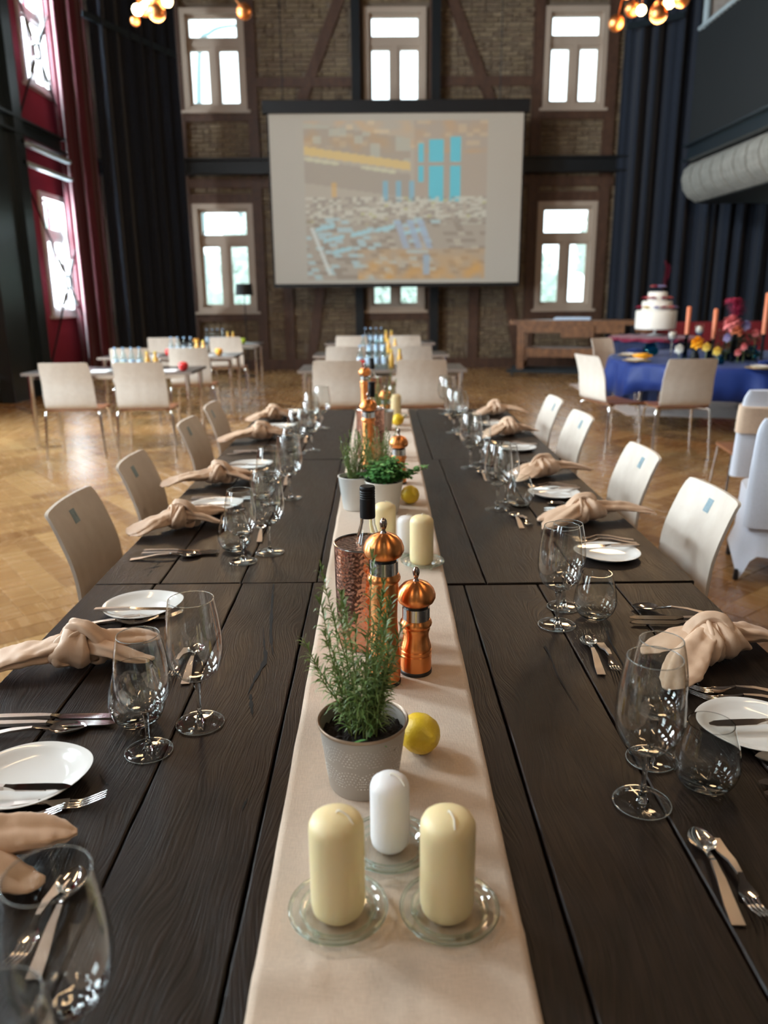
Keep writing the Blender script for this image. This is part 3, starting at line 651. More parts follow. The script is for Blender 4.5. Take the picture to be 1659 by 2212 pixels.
crack([(310,1231),(330,1226),(353,1222)],[.001,.005,.001],tL2,0); crack([(331,1228),(345,1213)],[.003,.001],tL2,0); crack([(318,1245),(328,1232)],[.001,.003],tL2,0)
crack([(1176,1395),(1192,1425),(1205,1460),(1250,1535)],[.004,.002,.003,.001],tR1,1)
crack([(1311,1362),(1318,1385),(1340,1425),(1370,1480)],[.005,.004,.003,.001],tR1,2)
crack([(215,1672),(225,1690),(236,1697)],[.001,.004,.001],tL1,1)
# runner
nx_,ny_=30,260; vs=[];fs=[]
for j in range(ny_+1):
    f=j/ny_; y=.31+(5.225-.31)*f
    for i in range(nx_+1):
        u=i/nx_; xl=-.148+.012*f; xr=.166+.044*f; x=xl+(xr-xl)*u+.0012*noise.noise(Vector((u*3,y*9,2)))
        z=TZ+.0022+.0012*noise.noise(Vector((x*7,y*4,0)))+.0010*noise.noise(Vector((x*22,y*13,4)))
        z+=.0060*math.exp(-((y-.70-.06*u)/.02)**2)+.0035*math.exp(-((y-1.72+.03*u)/.012)**2)*(1-u*.5)+.0026*math.exp(-((x+.06+.1*(y-.6))/.003)**2)*(y<.95)+.0024*math.exp(-((x-.02+.03*(y-.6))/.003)**2)*(y<.9)
        vs.append((x-.01,y-2.7,max(z,TZ+.0008)-TZ))
for j in range(ny_):
    for i in range(nx_): a=j*(nx_+1)+i; fs.append((a,a+1,a+nx_+2,a+nx_+1))
run=mesh('table_runner',vs,fs,MT['linen']); run.data.shade_smooth(); run.location=(.01,2.7,TZ); md=run.modifiers.new('t','SOLIDIFY'); md.thickness=.0007; md.offset=1
tag(run,'long natural linen runner laid down the middle of the dark oak tables','table runner')
RZ=TZ+.0035
# ------------------------------------------------------------------ glasses
def wineglass(H,rim,bowl,foot,sh,n=56):
    """closed wall profile of a stemmed glass: H height, rim/bowl/foot radii, sh = stem height"""
    t=.0009; bh=H-sh; zb=sh+bh*.40
    out=[(0.0,0),(foot*.97,0),(foot,.0008),(foot*.985,.0017),(foot*.6,.0026),(foot*.25,.0042),(.0070,.009),(.0042,.020),(.0036,sh*.45),(.0042,sh*.72),(.0075,sh*.93),(.012,sh*1.02)]
    import itertools
    for k in range(1,11):
        a=k/10; out.append((.012+(bowl-.012)*math.sin(a*PI/2)**.85, sh*1.02+(zb-sh*1.02)*(1-math.cos(a*PI/2))**.9 if a<1 else zb))
    for k in range(1,13):
        a=k/12; out.append((bowl+(rim-bowl)*(a**1.7),zb+(H-zb)*a))
    inn=[(rim-t,H-.0002)]
    for k in range(11,-1,-1):
        a=k/12; inn.append((bowl+(rim-bowl)*(a**1.7)-t,zb+(H-zb)*a))
    for k in range(9,1,-1):
        a=k/10; inn.append((max(.001,.012+(bowl-.012)*math.sin(a*PI/2)**.85-t),(sh*1.02+(zb-sh*1.02)*(1-math.cos(a*PI/2))**.9)+t*1.5))
    inn.append((0.0,sh*1.13))
    return out,inn
def mk_wine(H,rim,bowl,foot,sh,lab,n=56):
    e=empty('wine_glass',(0,0,0),lab,'wine glass')
    out,inn=wineglass(H,rim,bowl,foot,sh,n); k=11
    # stem and foot solid; bowl closed with its own thick bottom
    MB().lathe([(.0005,0)]+out[1:6]+[(.0005,out[5][1])],n).build('foot',MT['bowl'],e,60)
    MB().lathe([(out[5][0]*.98,out[5][1]+.0001)]+out[6:k]+[(out[k-1][0]*.9,out[k-1][1]+.001)],24).build('stem',MT['glass'],e,60)
    prof=[(.0005,out[k-1][1]+.0012)]+[(out[k-1][0],out[k-1][1]+.0012)]+out[k:]+inn[:-1]+[(.0005,inn[-1][1])]
    MB().lathe(prof,n).build('bowl',MT['bowl'],e,60)
    for rr_,zz_,tt_,nm_ in ((rim-.0006,H,.0007,'rim'),(foot-.0004,.0009,.0008,'foot_edge')): MB().lathe([(rr_+tt_*math.cos(a),zz_+tt_*math.sin(a)) for a in [2*PI*i/8 for i in range(8)]],n,close=True).build(nm_,MT['rimglass'],e,80)
    return e
def mk_tumbler(lab,n=56):
    e=empty('tumbler',(0,0,0),lab,'water glass'); t=.0013
    pr=[(.0,.0),(.020,.0),(.028,.002),(.038,.010),(.045,.021),(.0495,.036),(.0498,.048),(.0465,.070),(.041,.090),(.0345,.112)]
    S1=[tuple(v) for v in spl([(a,b,0) for a,b in pr],3)]; o=[(max(.0005,p[0]),max(0,p[1])) for p in S1]
    inn=[(max(.0005,r-t),max(z,.009)) for r,z in o[::-1] if z>.0085]; inn.append((.0005,.0088))
    MB().lathe([(.0005,0)]+o[2:]+inn,n).build('glass_body',MT['glass'],e,60); return e
gA=mk_wine(.240,.0395,.0500,.0430,.088,''); gB=mk_wine(.214,.0345,.0465,.0400,.080,''); gT=mk_tumbler('')
setL=['nearest left place setting','second left place setting','third left place setting','fourth left place setting','fifth left place setting','farthest left place setting']
setR=['nearest right place setting','second right place setting','third right place setting','fourth right place setting','fifth right place setting','farthest right place setting']
used=set()
def put(o,p,lab,rz=0,group=None,z=None):
    loc=Vector((p[0],p[1],(z if z is not None else TZ+.0004)))
    if o.name not in used:
        used.add(o.name); o.location=loc; o.rotation_euler=(0,0,rz); o['label']=lab
        if group: o['group']=group
        return o
    return copy(o,loc,rz,lab,group)
GL=[(-.304,.598,None,None),(-.325,1.264,-.393,1.176),(-.326,2.236,-.393,2.154),(-.332,2.885,-.397,2.80),(-.324,3.826,-.388,3.747),(-.315,4.492,-.37,4.42)]
GR=[(.395,1.019,.447,1.133),(.413,1.679,.454,1.787),(.426,2.689,.470,2.777),(.412,3.394,.466,3.48),(.426,4.31,.470,4.40),(.440,5.02,.478,5.11)]
tL=[(-.372,.53),(-.437,1.268),(-.434,2.262),(-.438,2.895),(-.43,3.84),(-.42,4.49)]
tR=[(.504,1.056),(.512,1.722),(.511,2.723),(.510,3.42),(.512,4.34),(.515,5.05)]
for side,G,T_,nm in (('L',GL,tL,setL),('R',GR,tR,setR)):
    for i,g in enumerate(G):
        put(gA,g[:2],'taller wide-bowled wine glass at the %s'%nm[i],group='tall stemmed glasses on the dark tables')
        if g[2] is not None: put(gB,g[2:],'shorter slim wine glass at the %s'%nm[i],group='shorter stemmed glasses on the dark tables')
        put(gT,T_[i],'stemless egg-shaped water glass at the %s'%nm[i],group='stemless water glasses on the dark tables')
q0=P(8,2262,.93); put(gB,(q0.x,q0.y),'shorter slim wine glass cut off by the bottom left corner of the photo',group='shorter stemmed glasses on the dark tables')
# ------------------------------------------------------------------ plates and cutlery
def mk_plate():
    n=72; vs=[]; fs=[]; prof=[(.0005,.004),(.055,.0042),(.066,.006),(.078,.0115),(.0895,.0165),(.0915,.0162),(.0905,.0145),(.078,.0085),(.060,.0008),(.0005,.0)]
    k=len(prof)
    for r,z in prof:
        for i in range(n):
            a=2*PI*i/n; q=1+.13*(r/.09)*max(0,math.cos(a))**3*.9      # teardrop outline
            vs.append((r*math.cos(a)*q,r*math.sin(a),z+.006*max(0,math.cos(a))**4*(r/.09)**3))
    for j in range(k-1):
        for i in range(n): i2=(i+1)%n; fs.append((j*n+i,(j+1)*n+i,(j+1)*n+i2,j*n+i2)[::-1])
    return mesh('bread_plate',vs,fs,MT['porcelain'],None,80)
def strip(b,sta,m=0,curv=0,n=6):
    """sta: list of (s, halfwidth, thickness, z, cup) along +X; builds a closed blade-like body"""
    vs=[];fs=[]
    for s,w,t,z,cup in sta:
        for i in range(n+1):
            u=-1+2*i/n; vs.append((s,u*w,z+cup*u*u+t/2))
        for i in range(n,-1,-1):
            u=-1+2*i/n; vs.append((s,u*w,z+cup*u*u-t/2))
    k=2*(n+1)
    for j in range(len(sta)-1):
        for i in range(k): i2=(i+1)%k; fs.append((j*k+i,j*k+i2,(j+1)*k+i2,(j+1)*k+i)[::-1])
    fs.append(tuple(range(k))); fs.append(tuple((len(sta)-1)*k+i for i in range(k))[::-1])
    b.add(vs,fs,m); return b
def mk_knife(L,name='knife',hw=.0075):
    e=empty(name,(0,0,0),'','knife'); h=L*.46
    strip(MB(),[(-L/2,hw,.004,.006,0),(-L/2+.02,hw*.98,.006,.006,0),(-L/2+h*.8,hw*.8,.007,.0065,0),(-L/2+h,hw*.62,.006,.0065,0)],n=4).build('handle',MT['handle'],e,35)
    a=-L/2+h; strip(MB(),[(a,.0040,.0060,.0065,0),(a+.010,.0055,.004,.006,0),(a+.02,.0090,.0022,.0052,0),(L/2-.04,.0100,.0018,.0050,0),(L/2-.012,.0085,.0015,.0050,0),(L/2,.003,.001,.0050,0)],n=4).build('blade',MT['cutlery'],e,35); return e
def mk_spoon(L,bw,name='spoon'):
    e=empty(name,(0,0,0),'','spoon'); bl=bw*2.9; h=L-bl; a=-L/2
    strip(MB(),[(a,.0085,.002,.0015,0),(a+.03,.0080,.003,.004,0),(a+h*.55,.0055,.004,.0115,0),(a+h*.80,.0034,.0045,.0125,0)],n=4).build('handle',MT['handle'],e,35)
    b0=a+h*.80; st=[(b0,.0034,.0045,.0125,0),(a+h,.0036,.003,.0075,0)]
    for k in range(1,11):
        u=k/10; w=bw*math.sin(min(1,(u*.97+.03))**.80*PI)**.62*1.0; st.append((a+h+bl*u,max(w,.001),.0012,.0022+.0045*(2*u-1)**2*1.0-.0010,.0075*(w/bw)))
    strip(MB(),st,n=10).build('bowl',MT['cutlery'],e,60); return e
def mk_fork(L,hw,name='fork'):
    e=empty(name,(0,0,0),'','fork'); a=-L/2; tine=L*.235; nk=L*.10; h=L-tine-nk-.01
    strip(MB(),[(a,.0085,.002,.0015,0),(a+.03,.0080,.003,.004,0),(a+h*.6,.0052,.004,.012,0),(a+h*.86,.0032,.0045,.0125,0)],n=4).build('handle',MT['handle'],e,35)
    x=a+h*.86; b=MB(); strip(b,[(x,.0032,.0045,.0125,0),(x+nk*.6,.0040,.003,.009,0),(x+nk*1.1,hw*.75,.002,.0045,.001),(x+nk*1.6,hw,.002,.0025,.0012),(x+nk*2.0,hw,.002,.0025,.0012)],n=6)
    x2=x+nk*2.0
    for i in range(4):
        y=(-1+2*(i+.5)/4)*hw*.98; b.sweep([(x2-.001,y,.0025+.0012*(y/hw)**2),(x2+tine*.3,y*.98,.0028),(x2+tine*.65,y*.96,.0065),(L/2,y*.93,.0155)],[(hw*.15,.0010),(hw*.14,.0010),(hw*.12,.0009),(hw*.05,.0004)],8)
    b.build('head',MT['cutlery'],e,60); return e
plate=mk_plate(); tag(plate,'','plate')
kn=mk_knife(.228); bkn=mk_knife(.185,'butter_knife',.0068); sp=mk_spoon(.205,.0215,'soup_spoon'); fk=mk_fork(.210,.0125,'dinner_fork'); dsp=mk_spoon(.178,.0185,'dessert_spoon'); dfk=mk_fork(.158,.0115,'dessert_fork')
def lay(o,a,b,lab,group=None,z=TZ+.0006,tilt=0):
    """a = handle end, b = tip, both (x,y)"""
    x,y=(a[0]+b[0])/2,(a[1]+b[1])/2; c=put(o,(x,y),lab,math.atan2(b[1]-a[1],b[0]-a[0]),group,z)
    if 'knife' in c.name: c.rotation_euler=(-.06,0,c.rotation_euler[2])
    return c
def seg(cx,cy,ang,L=.1): a=math.radians(ang); return (cx-math.cos(a)*L,cy-math.sin(a)*L),(cx+math.cos(a)*L,cy+math.sin(a)*L)
gD='dessert cutlery above the settings'; gK='knives beside the napkins'; gF='dinner forks beside the plates'
def Pw(p): q=P(*p,TZ); return (q.x,q.y)
DL=[((72,2118),(172,1880),(138,1905),(28,2095)),((396,1490),(432,1388),(406,1400),(362,1478)),((545,1170),(570,1128),(548,1150),(530,1168))]
DR=[((1600,2013),(1497,1787),(1545,1820),(1650,1995)),((1303,1468),(1262,1372),(1297,1392),(1338,1462)),((1131,1148),(1104,1106),(1122,1112),(1152,1145))]
for i in range(6):
    gy=GL[i][1]; j=random.uniform(-1.5,1.5)
    if i<3: a,b_,c_,d_=[Pw(q) for q in DL[i]]
    else: a,b_=(-.375,gy+.22),(-.385,gy+.37); c_,d_=(-.415,gy+.34),(-.415,gy+.20)
    if i==2: a,b_=(-.372,2.34),(-.385,2.5); c_,d_=(-.42,2.45),(-.42,2.31)
    lay(dsp,a,b_,'small dessert spoon lying above the %s'%setL[i],gD); lay(dfk,c_,d_,'small dessert fork lying above the %s'%setL[i],gD)
    if i>=1:
        ky={1:1.283,2:2.243,3:2.885,4:3.80,5:4.44}[i]
        lay(kn,*seg(-.592,ky,-.5+j),'dinner knife nearer the napkin, %s'%setL[i],gK); lay(kn,*seg(-.590,ky-.024,0),'dinner knife second from the napkin, %s'%setL[i],gK)
        lay(sp,*seg(-.625,ky-.052,9),'soup spoon beside the knives, %s'%setL[i],'soup spoons beside the knives')
    fy={0:1.0,1:1.712,2:2.655,3:3.33,4:4.32,5:4.95}[i]
    lay(fk,*seg(-.625 if i else -.575,fy-.008,13 if i==1 else 8),'dinner fork beside the napkin, %s'%setL[i],gF); lay(fk,*seg(-.575 if i else -.522,fy+.022,11 if i==1 else 8),'dinner fork beside the bread plate, %s'%setL[i],gF)
    py=[(-.564,1.092),(-.585,1.799),(-.592,2.756),(-.572,3.448),(-.574,4.499),(-.58,5.09)][i]
    put(plate,py,'white teardrop bread plate at the %s'%setL[i],PI*.06,'white bread plates')
    lay(bkn,*seg(py[0]-.005,py[1]-.045,0 if i else 1),'butter knife resting across the white bread plate, %s'%setL[i],'butter knives on bread plates',z=TZ+.0155)
for i in range(6):
    gy=GR[i][1]
    if i<3: a,b_,c_,d_=[Pw(q) for q in DR[i]]
    else: a,b_=(.450,gy-.25),(.440,gy-.10); c_,d_=(.485,gy-.12),(.485,gy-.26)
    lay(dsp,a,b_,'small dessert spoon lying above the %s'%setR[i],gD); lay(dfk,c_,d_,'small dessert fork lying above the %s'%setR[i],gD)
    ky=[1.035,1.682,2.66,3.37,4.28,5.0][i]; kx=.705
    lay(kn,*seg(kx-.005,ky-.012,176),'dinner knife nearer the napkin, %s'%setR[i],gK); lay(kn,*seg(kx,ky+.014,175),'dinner knife second from the napkin, %s'%setR[i],gK)
    lay(sp,*seg(.715,ky+.062,162),'soup spoon beside the knives, %s'%setR[i],'soup spoons beside the knives')
    if i>=1:
        fy=ky-.345
        lay(fk,*seg(.69,fy-.02,172),'dinner fork nearer the bread plate, %s'%setR[i],gF); lay(fk,*seg(.69,fy+.012,172),'dinner fork nearer the napkin, %s'%setR[i],gF)
        py=[(0,0),(.655,1.215),(.672,2.165),(.675,2.876),(.691,3.792),(.69,4.52)][i]
        put(plate,py,'white teardrop bread plate at the %s'%setR[i],PI*1.04,'white bread plates')
        lay(bkn,*seg(py[0]+.01,py[1]-.005 if i==1 else py[1]+.035,182),'butter knife resting across the white bread plate, %s'%setR[i],'butter knives on bread plates',z=TZ+.0155)
# ------------------------------------------------------------------ knotted napkins
def mk_napkin(seed,tl=1.0,tr=1.0,bend=.0,lift=.0):
    r=random.Random(seed); ph=[r.uniform(0,6) for _ in range(8)]; b=MB()
    tri=lambda x: 2*abs((x/(2*PI))%1-.5)*2-1
    def shape(k,amp,tw): return lambda f,th: 1+amp*tri(k*th+ph[0]+tw*f)+amp*.5*tri((k+2)*th+ph[1]-tw*1.4*f)
    tail=lambda s,L,dz,by: [(s*.0,0,.036),(s*.035,by*.05,.036),(s*.070*L,by*.25,.030+dz*.4),(s*.110*L,by*.6,.024+dz),(s*.150*L,by*1.0,.016+dz),(s*.185*L,by*1.2,.010+dz*.5),(s*.205*L,by*1.25,.006)]
    W1=[(.018,.018),(.024,.022),(.027,.017),(.037,.013),(.045,.009),(.042,.005),(.012,.002)]
    W2=[(.018,.018),(.026,.024),(.030,.018),(.036,.015),(.034,.011),(.022,.006),(.005,.002)]
    for s,L,Wd,dz,by,tw in ((-1,tl,W1,lift,.02+bend,3.0),(1,tr,W2,.004,.03-bend,-2.2)):
        b.sweep(spl(tail(s,L,dz,by),7),lin(Wd,7),44,shape=shape(4,.17,tw))
    b.sweep(spl([(.01,-.01,.04),(.05,-.038,.034),(.085,-.052,.020),(.115,-.060,.010),(.135,-.06,.005)],6),lin([(.016,.016),(.024,.012),(.028,.007),(.022,.004),(.004,.002)],6),32,shape=shape(3,.16,2))
    def ring(tilt,rx,rz,w,t,cx=0,y0=0,zc=.040,lean=0,q1=.3):
        n=52; m_=24; pts=[]
        for i in range(n):
            a=2*PI*i/n; pts.append(Vector((cx+math.sin(tilt)*math.cos(a)*rx+lean*math.sin(a)*rz,y0+math.cos(tilt)*math.cos(a)*rx,zc+math.sin(a)*rz)))
        ax=Vector((math.cos(tilt),-math.sin(tilt),-lean*.4)).normalized(); vs=[];fs=[]; c=Vector((cx,y0,zc))
        for i,p in enumerate(pts):
            out=(p-c).normalized(); A=2*PI*i/n
            for k in range(m_):
                th=2*PI*k/m_; ww=w*(1+.28*math.sin(A+ph[4]))*(1+.10*math.sin(2*A+ph[5])); off=t*(math.sin(th)*(1+q1*tri(3*th+ph[3]+.6*math.sin(A)))+.35*tri(2.5*math.cos(th)*2+ph[2]+.5*math.sin(A*2)))
                vs.append(p+ax*math.cos(th)*ww+out*off)
        for i in range(n):
            for k in range(m_): k2=(k+1)%m_; i2=(i+1)%n; fs.append((i*m_+k,i*m_+k2,i2*m_+k2,i2*m_+k))
        b.add(vs,fs)
    ring(.30+r.uniform(-.2,.2),.036,.027,.030,.009,-.014,.004,.036,.35,.45); ring(-.75+r.uniform(-.2,.2),.034,.036,.018,.009,.018,-.004,.040,-.45,.45); ring(1.10+r.uniform(-.3,.3),.040,.024,.016,.009,-.006,-.006,.040,.7,.5); ring(.1,.026,.024,.020,.010,.034,.004,.030,-.3,.4)
    b.ico((-.004,0,.034),.027,3,sc=(1.5,.95,1.0),dis=.6,seed=seed,fr=2.6)
    b.v=[(x,y,max(z,.0008)) for x,y,z in b.v]
    o=b.build('cloth_napkin',MT['napkin'],None,None); o.data.shade_smooth()
    tx=bpy.data.textures.new('wr','CLOUDS'); tx.noise_scale=.022; tx.noise_depth=1; d=o.modifiers.new('d','DISPLACE'); d.texture=tx; d.strength=.006; d.mid_level=.5; d.texture_coords='LOCAL'
    return tag(o,'','napkin')
nA,nB,nC=mk_napkin(3,1.0,.85,.01,.006),mk_napkin(11,.9,1.05,-.015,.004),mk_napkin(23,1.15,.9,.02,.01)
def nap(proto,a,b,lab,flip=0,zo=0):
    x,y=(a[0]+b[0])/2,(a[1]+b[1])/2; L=math.hypot(b[0]-a[0],b[1]-a[1]); o=put(proto,(x,y),lab,math.atan2(b[1]-a[1],b[0]-a[0])+flip,'knotted sand napkins',z=TZ+.0045+zo)
    s=L/.39; o.scale=(s,1.15,1.12); return o
NL=[((-.72,.83),(-.42,.945)),((-.80,1.415),(-.455,1.60)),((-.80,2.38),(-.51,2.62)),((-.80,3.02),(-.50,3.24)),((-.79,4.00),(-.46,4.30)),((-.79,4.70),(-.5,4.93))]
for i,(a,b_) in enumerate(NL): nap((nC,nA,nB)[i%3],a,b_,'knotted sand-coloured napkin at the %s'%setL[i])
NR=[((.535,1.415),(.88,1.60)),((.515,2.42),(.88,2.63)),((.525,3.09),(.88,3.32)),((.55,4.14),(.89,4.28)),((.60,4.86),(.90,5.0))]
for i,(a,b_) in enumerate(NR): nap((nB,nC,nA)[i%3],a,b_,'knotted sand-coloured napkin at the %s'%setR[i+1],PI)
# ------------------------------------------------------------------ candles
def mk_candle(r,h,mt,lab,dome=.022):
    o=MB().lathe([(.0005,0),(r*.80,0),(r*.95,.006),(r,.016),(r,h-dome),(r*.985,h-dome*.72),(r*.90,h-dome*.42),(r*.66,h-dome*.16),(r*.3,h-dome*.03),(.0005,h)],48).build('pillar_candle',mt,None,70)
    MB().sweep(spl([(0,0,h-.004),(.002,-.003,h+.004),(.010,-.012,h+.001),(.014,-.022,h-.006)],4),.0011,6).build('wick',MT['wick'],o)
    return tag(o,lab,'candle')
def mk_holder(lab):
    o=MB().lathe([(.0005,.006),(.036,.006),(.040,.0065),(.0455,.014),(.0470,.0145),(.054,.0135),(.0605,.0165),(.0615,.0155),(.0600,.012),(.050,.0085),(.044,.0045),(.0005,.0025)],72).build('candle_plate',MT['dish'],None,70)
    for q_,z_,t_,nm_ in ((.0592,.0148,.0026,'rim'),(.0462,.0140,.0014,'inner_ring'),(.0420,.0050,.0016,'base_ring')): MB().lathe([(q_+t_*math.cos(a),z_+t_*math.sin(a)) for a in [2*PI*i/10 for i in range(10)]],72,close=True).build(nm_,MT['glass_g'],o,80)
    for k in range(3): a=2*PI*k/3+.5; MB().ico((.043*math.cos(a),.043*math.sin(a),.0045),.0048,2).build('foot',MT['glass_g'],o)
    return tag(o,lab,'candle holder')
ch=mk_holder('')
HD=[((-.054,.800),'round clear glass candle plate under the front left ivory candle'),((.083,.797),'round clear glass candle plate under the front right ivory candle'),((.012,.916),'round clear glass candle plate under the single short white candle'),
    ((.125,2.095),'clear glass candle plate under the ivory candle beyond the copper pepper mills'),((.082,2.20),'clear glass candle plate under the white candle beyond the copper mills'),((.02,2.24),'clear glass candle plate mostly hidden behind the tall copper mill'),((.128,4.85),'clear glass candle plate under the farthest ivory candle')]
for (x,y),l in HD: put(ch,(x,y),l,random.random()*6,'glass candle plates',z=RZ)
cI=mk_candle(.0335,.140,MT['ivory'],''); cW=mk_candle(.0270,.110,MT['whitewax'],'')
CZ0=RZ+.0068
put(cI,(-.054,.803),'tall ivory pillar candle, front left of the front three',.4,z=CZ0); put(cI,(.080,.801),'tall ivory pillar candle, front right of the front three',-.35,z=CZ0)
put(cW,(.012,.921),'short white pillar candle standing behind the two front ivory candles',.3,z=CZ0)
put(cI,(.122,2.098),'ivory pillar candle beyond the two near copper mills',2,z=CZ0); put(cW,(.082,2.20),'white pillar candle half hidden behind an ivory candle',1,z=CZ0); put(cI,(.02,2.24),'ivory candle hidden behind the tall near copper mill',1,z=CZ0); put(cI,(.118,4.85),'ivory pillar candle at the far end of the linen runner',1,z=CZ0)
# ------------------------------------------------------------------ lemons
def mk_lemon():
    b=MB(); b.lathe([(.0005,-.0430),(.004,-.0425),(.0075,-.0385),(.013,-.0350),(.022,-.0290),(.0310,-.016),(.0335,0),(.0310,.016),(.022,.0280),(.012,.0345),(.0075,.0380),(.006,.0405),(.0005,.0415)],36)
    b.v=[(x*(1+.03*noise.noise(Vector((x*40,y*40,z*40)))),y*(1+.03*noise.noise(Vector((x*40,y*40,z*40)))),z) for x,y,z in b.v]
    o=b.build('lemon',MT['lemon'],None,None); o.data.shade_smooth(); MB().lathe([(.0032,-.0445),(.0036,-.0420),(.0015,-.041)],10).build('stalk_end',MT['stem'],o); return tag(o,'','lemon')
lm=mk_lemon()
for (x,y),l,rz,ax in (((.066,1.160),'yellow lemon beside the rosemary pot behind the white candle',.55,1.35),((.118,2.775),'yellow lemon beside the cream herb pot',.4,1.4),((.122,4.55),'small-looking yellow lemon at the far end of the runner',1,1.3)):
    o=put(lm,(x,y),l,0,None,z=RZ+.0335); o.rotation_euler=(ax,0,rz)
# ------------------------------------------------------------------ pepper mills
def mk_mill(h,lab,name='pepper_mill'):
    e=empty(name,(0,0,0),lab,'pepper mill'); R0=.0305; hb=h-.098
    MB().lathe([(.0005,0),(R0+.002,0),(R0+.002,.006),(R0,.008)],48).build('base_ring',MT['black'],e,40)
    pr=[(R0+.0005,.0075),(R0+.001,.018),(R0+.001,.040),(R0-.0005,.0412),(R0-.0005,.0432),(R0+.001,.0445),(R0+.001,.0495),(R0-.0005,.0507),(R0-.0005,.0527),(R0+.0005,.054),(R0+.0005,.058)]
    mid=.058; top=hb
    for k in range(1,11):
        a=k/11; pr.append((R0-.0052*math.sin(a*PI)**1.1*(.6+.4*a)-.001*a,mid+(top-.026-mid)*a))
    pr+=[(.0275,top-.026),(.0295,top-.024),(.0315,top-.021),(.0322,top-.017),(.0312,top-.013),(.0290,top-.010),(.0285,top-.008)]
    MB().lathe([(.0005,.0075)]+pr+[(.0005,top-.008)],64).build('body',MT['copper'],e,32)
    MB().lathe([(.0005,top-.008),(.0275,top-.008),(.0275,top+.017),(.0005,top+.017)],64).build('steel_collar',MT['steelband'],e,32)
    MB().lathe([(.0005,top+.017),(.025,top+.017),(.025,top+.022),(.0005,top+.022)],48).build('neck_ring',MT['black'],e,32)
    c=top+.022; MB().lathe([(.0005,c),(.026,c),(.0345,c+.006),(.0388,c+.015),(.0388,c+.022),(.0350,c+.033),(.026,c+.043),(.014,c+.0485),(.008,c+.0495),(.0005,c+.0497)],64).build('cap',MT['copper'],e,50)
    z=c+.0490; MB().lathe([(.0065,z),(.0050,z+.003),(.0035,z+.006),(.0055,z+.011),(.0072,z+.018),(.0066,z+.024),(.0035,z+.029),(.0005,z+.030)],24).build('knob',MT['knob'],e,60)
    return e
mT=mk_mill(.335,''); mS=mk_mill(.222,'')
for o,p,l in ((mT,(.010,1.408),'tall brushed copper pepper mill just behind the rosemary pot'),(mS,(.074,1.452),'short brushed copper pepper mill right of the tall near one'),(mT,(-.037,3.36),'tall copper pepper mill in front of the second wine cooler'),(mS,(.086,3.10),'short copper pepper mill beyond the cream herb pot'),(mT,(-.072,4.86),'tall copper pepper mill at the far end of the runner'),(mS,(.050,4.62),'short copper pepper mill at the far end, beside the rosemary')):
    put(o,p,l,random.random()*6,z=RZ)
# ------------------------------------------------------------------ wine coolers and bottles
def mk_cooler():
    e=empty('wine_cooler',(0,0,0),'','wine cooler'); h=.230
    MB().lathe([(.0005,0),(.056,0),(.060,.003),(.0625,.02),(.0655,h*.6),(.0665,h)],72).build('hammered_shell',MT['hammered'],e,50)
    MB().lathe([(.0665,h-.001),(.068,h),(.0675,h+.0025),(.0655,h+.003),(.0645,h+.001)],72,close=True).build('rim',MT['rimmetal'],e,60)
    MB().lathe([(.0648,h),(.0635,h*.6),(.060,.02),(.057,.008),(.0005,.006)],72).build('lining',MT['cooler_in'],e,50); return e
def mk_bottle():
    e=empty('wine_bottle',(0,0,0),'','bottle'); g=[(.0005,0),(.034,0),(.0365,.004),(.037,.15),(.0365,.185),(.033,.205),(.024,.235),(.0165,.262),(.0148,.285),(.0146,.33),(.0144,.338)]
    inn=[(r-.0022,z) for r,z in g[::-1] if z>.003][:-1]+[(.0005,.008)]
    inn=[(max(.0005,a),b) for a,b in inn]
    MB().lathe(g+inn,40).build('glass_body',MT['glass'],e,60)
    rid=[]
    z=.3405
    rid=[(.0005,.2755),(.0160,.2755),(.0165,.278),(.0163,.318)]
    for k in range(4): zz=.318+k*.0052; rid+=[(.0163,zz),(.0155,zz+.0012),(.0155,zz+.0022),(.0165,zz+.0036)]
    rid+=[(.0163,.342),(.0150,.3445),(.0005,.3448)]
    MB().lathe([(.0146,.2755)]+rid[1:],40).build('screw_cap',MT['blackmatte'],e,40); return e
wc=mk_cooler(); wbt=mk_bottle()
for (p,l1,l2) in (((-.028,1.592),'hammered copper wine cooler behind the rosemary pot','clear wine bottle with a ridged black cap, in the near copper cooler'),((-.030,3.62),'hammered copper wine cooler farther along the runner','black-capped wine bottle standing in the second copper cooler'),((-.035,5.02),'hammered copper wine cooler at the far end of the runner','black-capped wine bottle in the farthest copper cooler')):
    put(wc,p,l1,0,z=RZ); put(wbt,(p[0]+.006,p[1]+.010),l2,0,z=RZ+.008)
# ------------------------------------------------------------------ potted herbs
def needle(b,p,d,L,w,droop,roll=0):
    d=d.normalized(); s=d.cross(Vector((0,0,1)))
    if s.length<.1: s=Vector((1,0,0))
    s.normalize(); u=s.cross(d)
    s=(s*math.cos(roll)+u*math.sin(roll)); vs=[]; n=4
    for i in range(n+1):
        t=i/n; q=p+d*L*t+Vector((0,0,1))*(-droop*L*t*t*t+.20*L*t*t*(1-t)*2); ww=w*(.75+.5*math.sin(min(1,t*1.4)*PI*.5))*(1-t**3)+.00015
        vs+=[q-s*ww/2,q+s*ww/2]
    b.add(vs,[(2*i,2*i+1,2*i+3,2*i+2) for i in range(n)])
def mk_rosemary(nst,hh,spread,seed,soilz,R_,dens=1.0):
    r=random.Random(seed); out=[]
    for k in range(nst):
        a=r.uniform(0,2*PI); rr=spread*.35*math.sqrt(r.random()); p0=Vector((rr*math.cos(a),rr*math.sin(a),soilz)); a2=a+r.uniform(-.7,.7)
        h=hh*r.uniform(.35,.80); sp_=spread*r.uniform(.35,1.0)*(h/hh)
        tip=p0+Vector((math.cos(a2)*sp_,math.sin(a2)*sp_,h)); out.append((p0,tip))
    return out
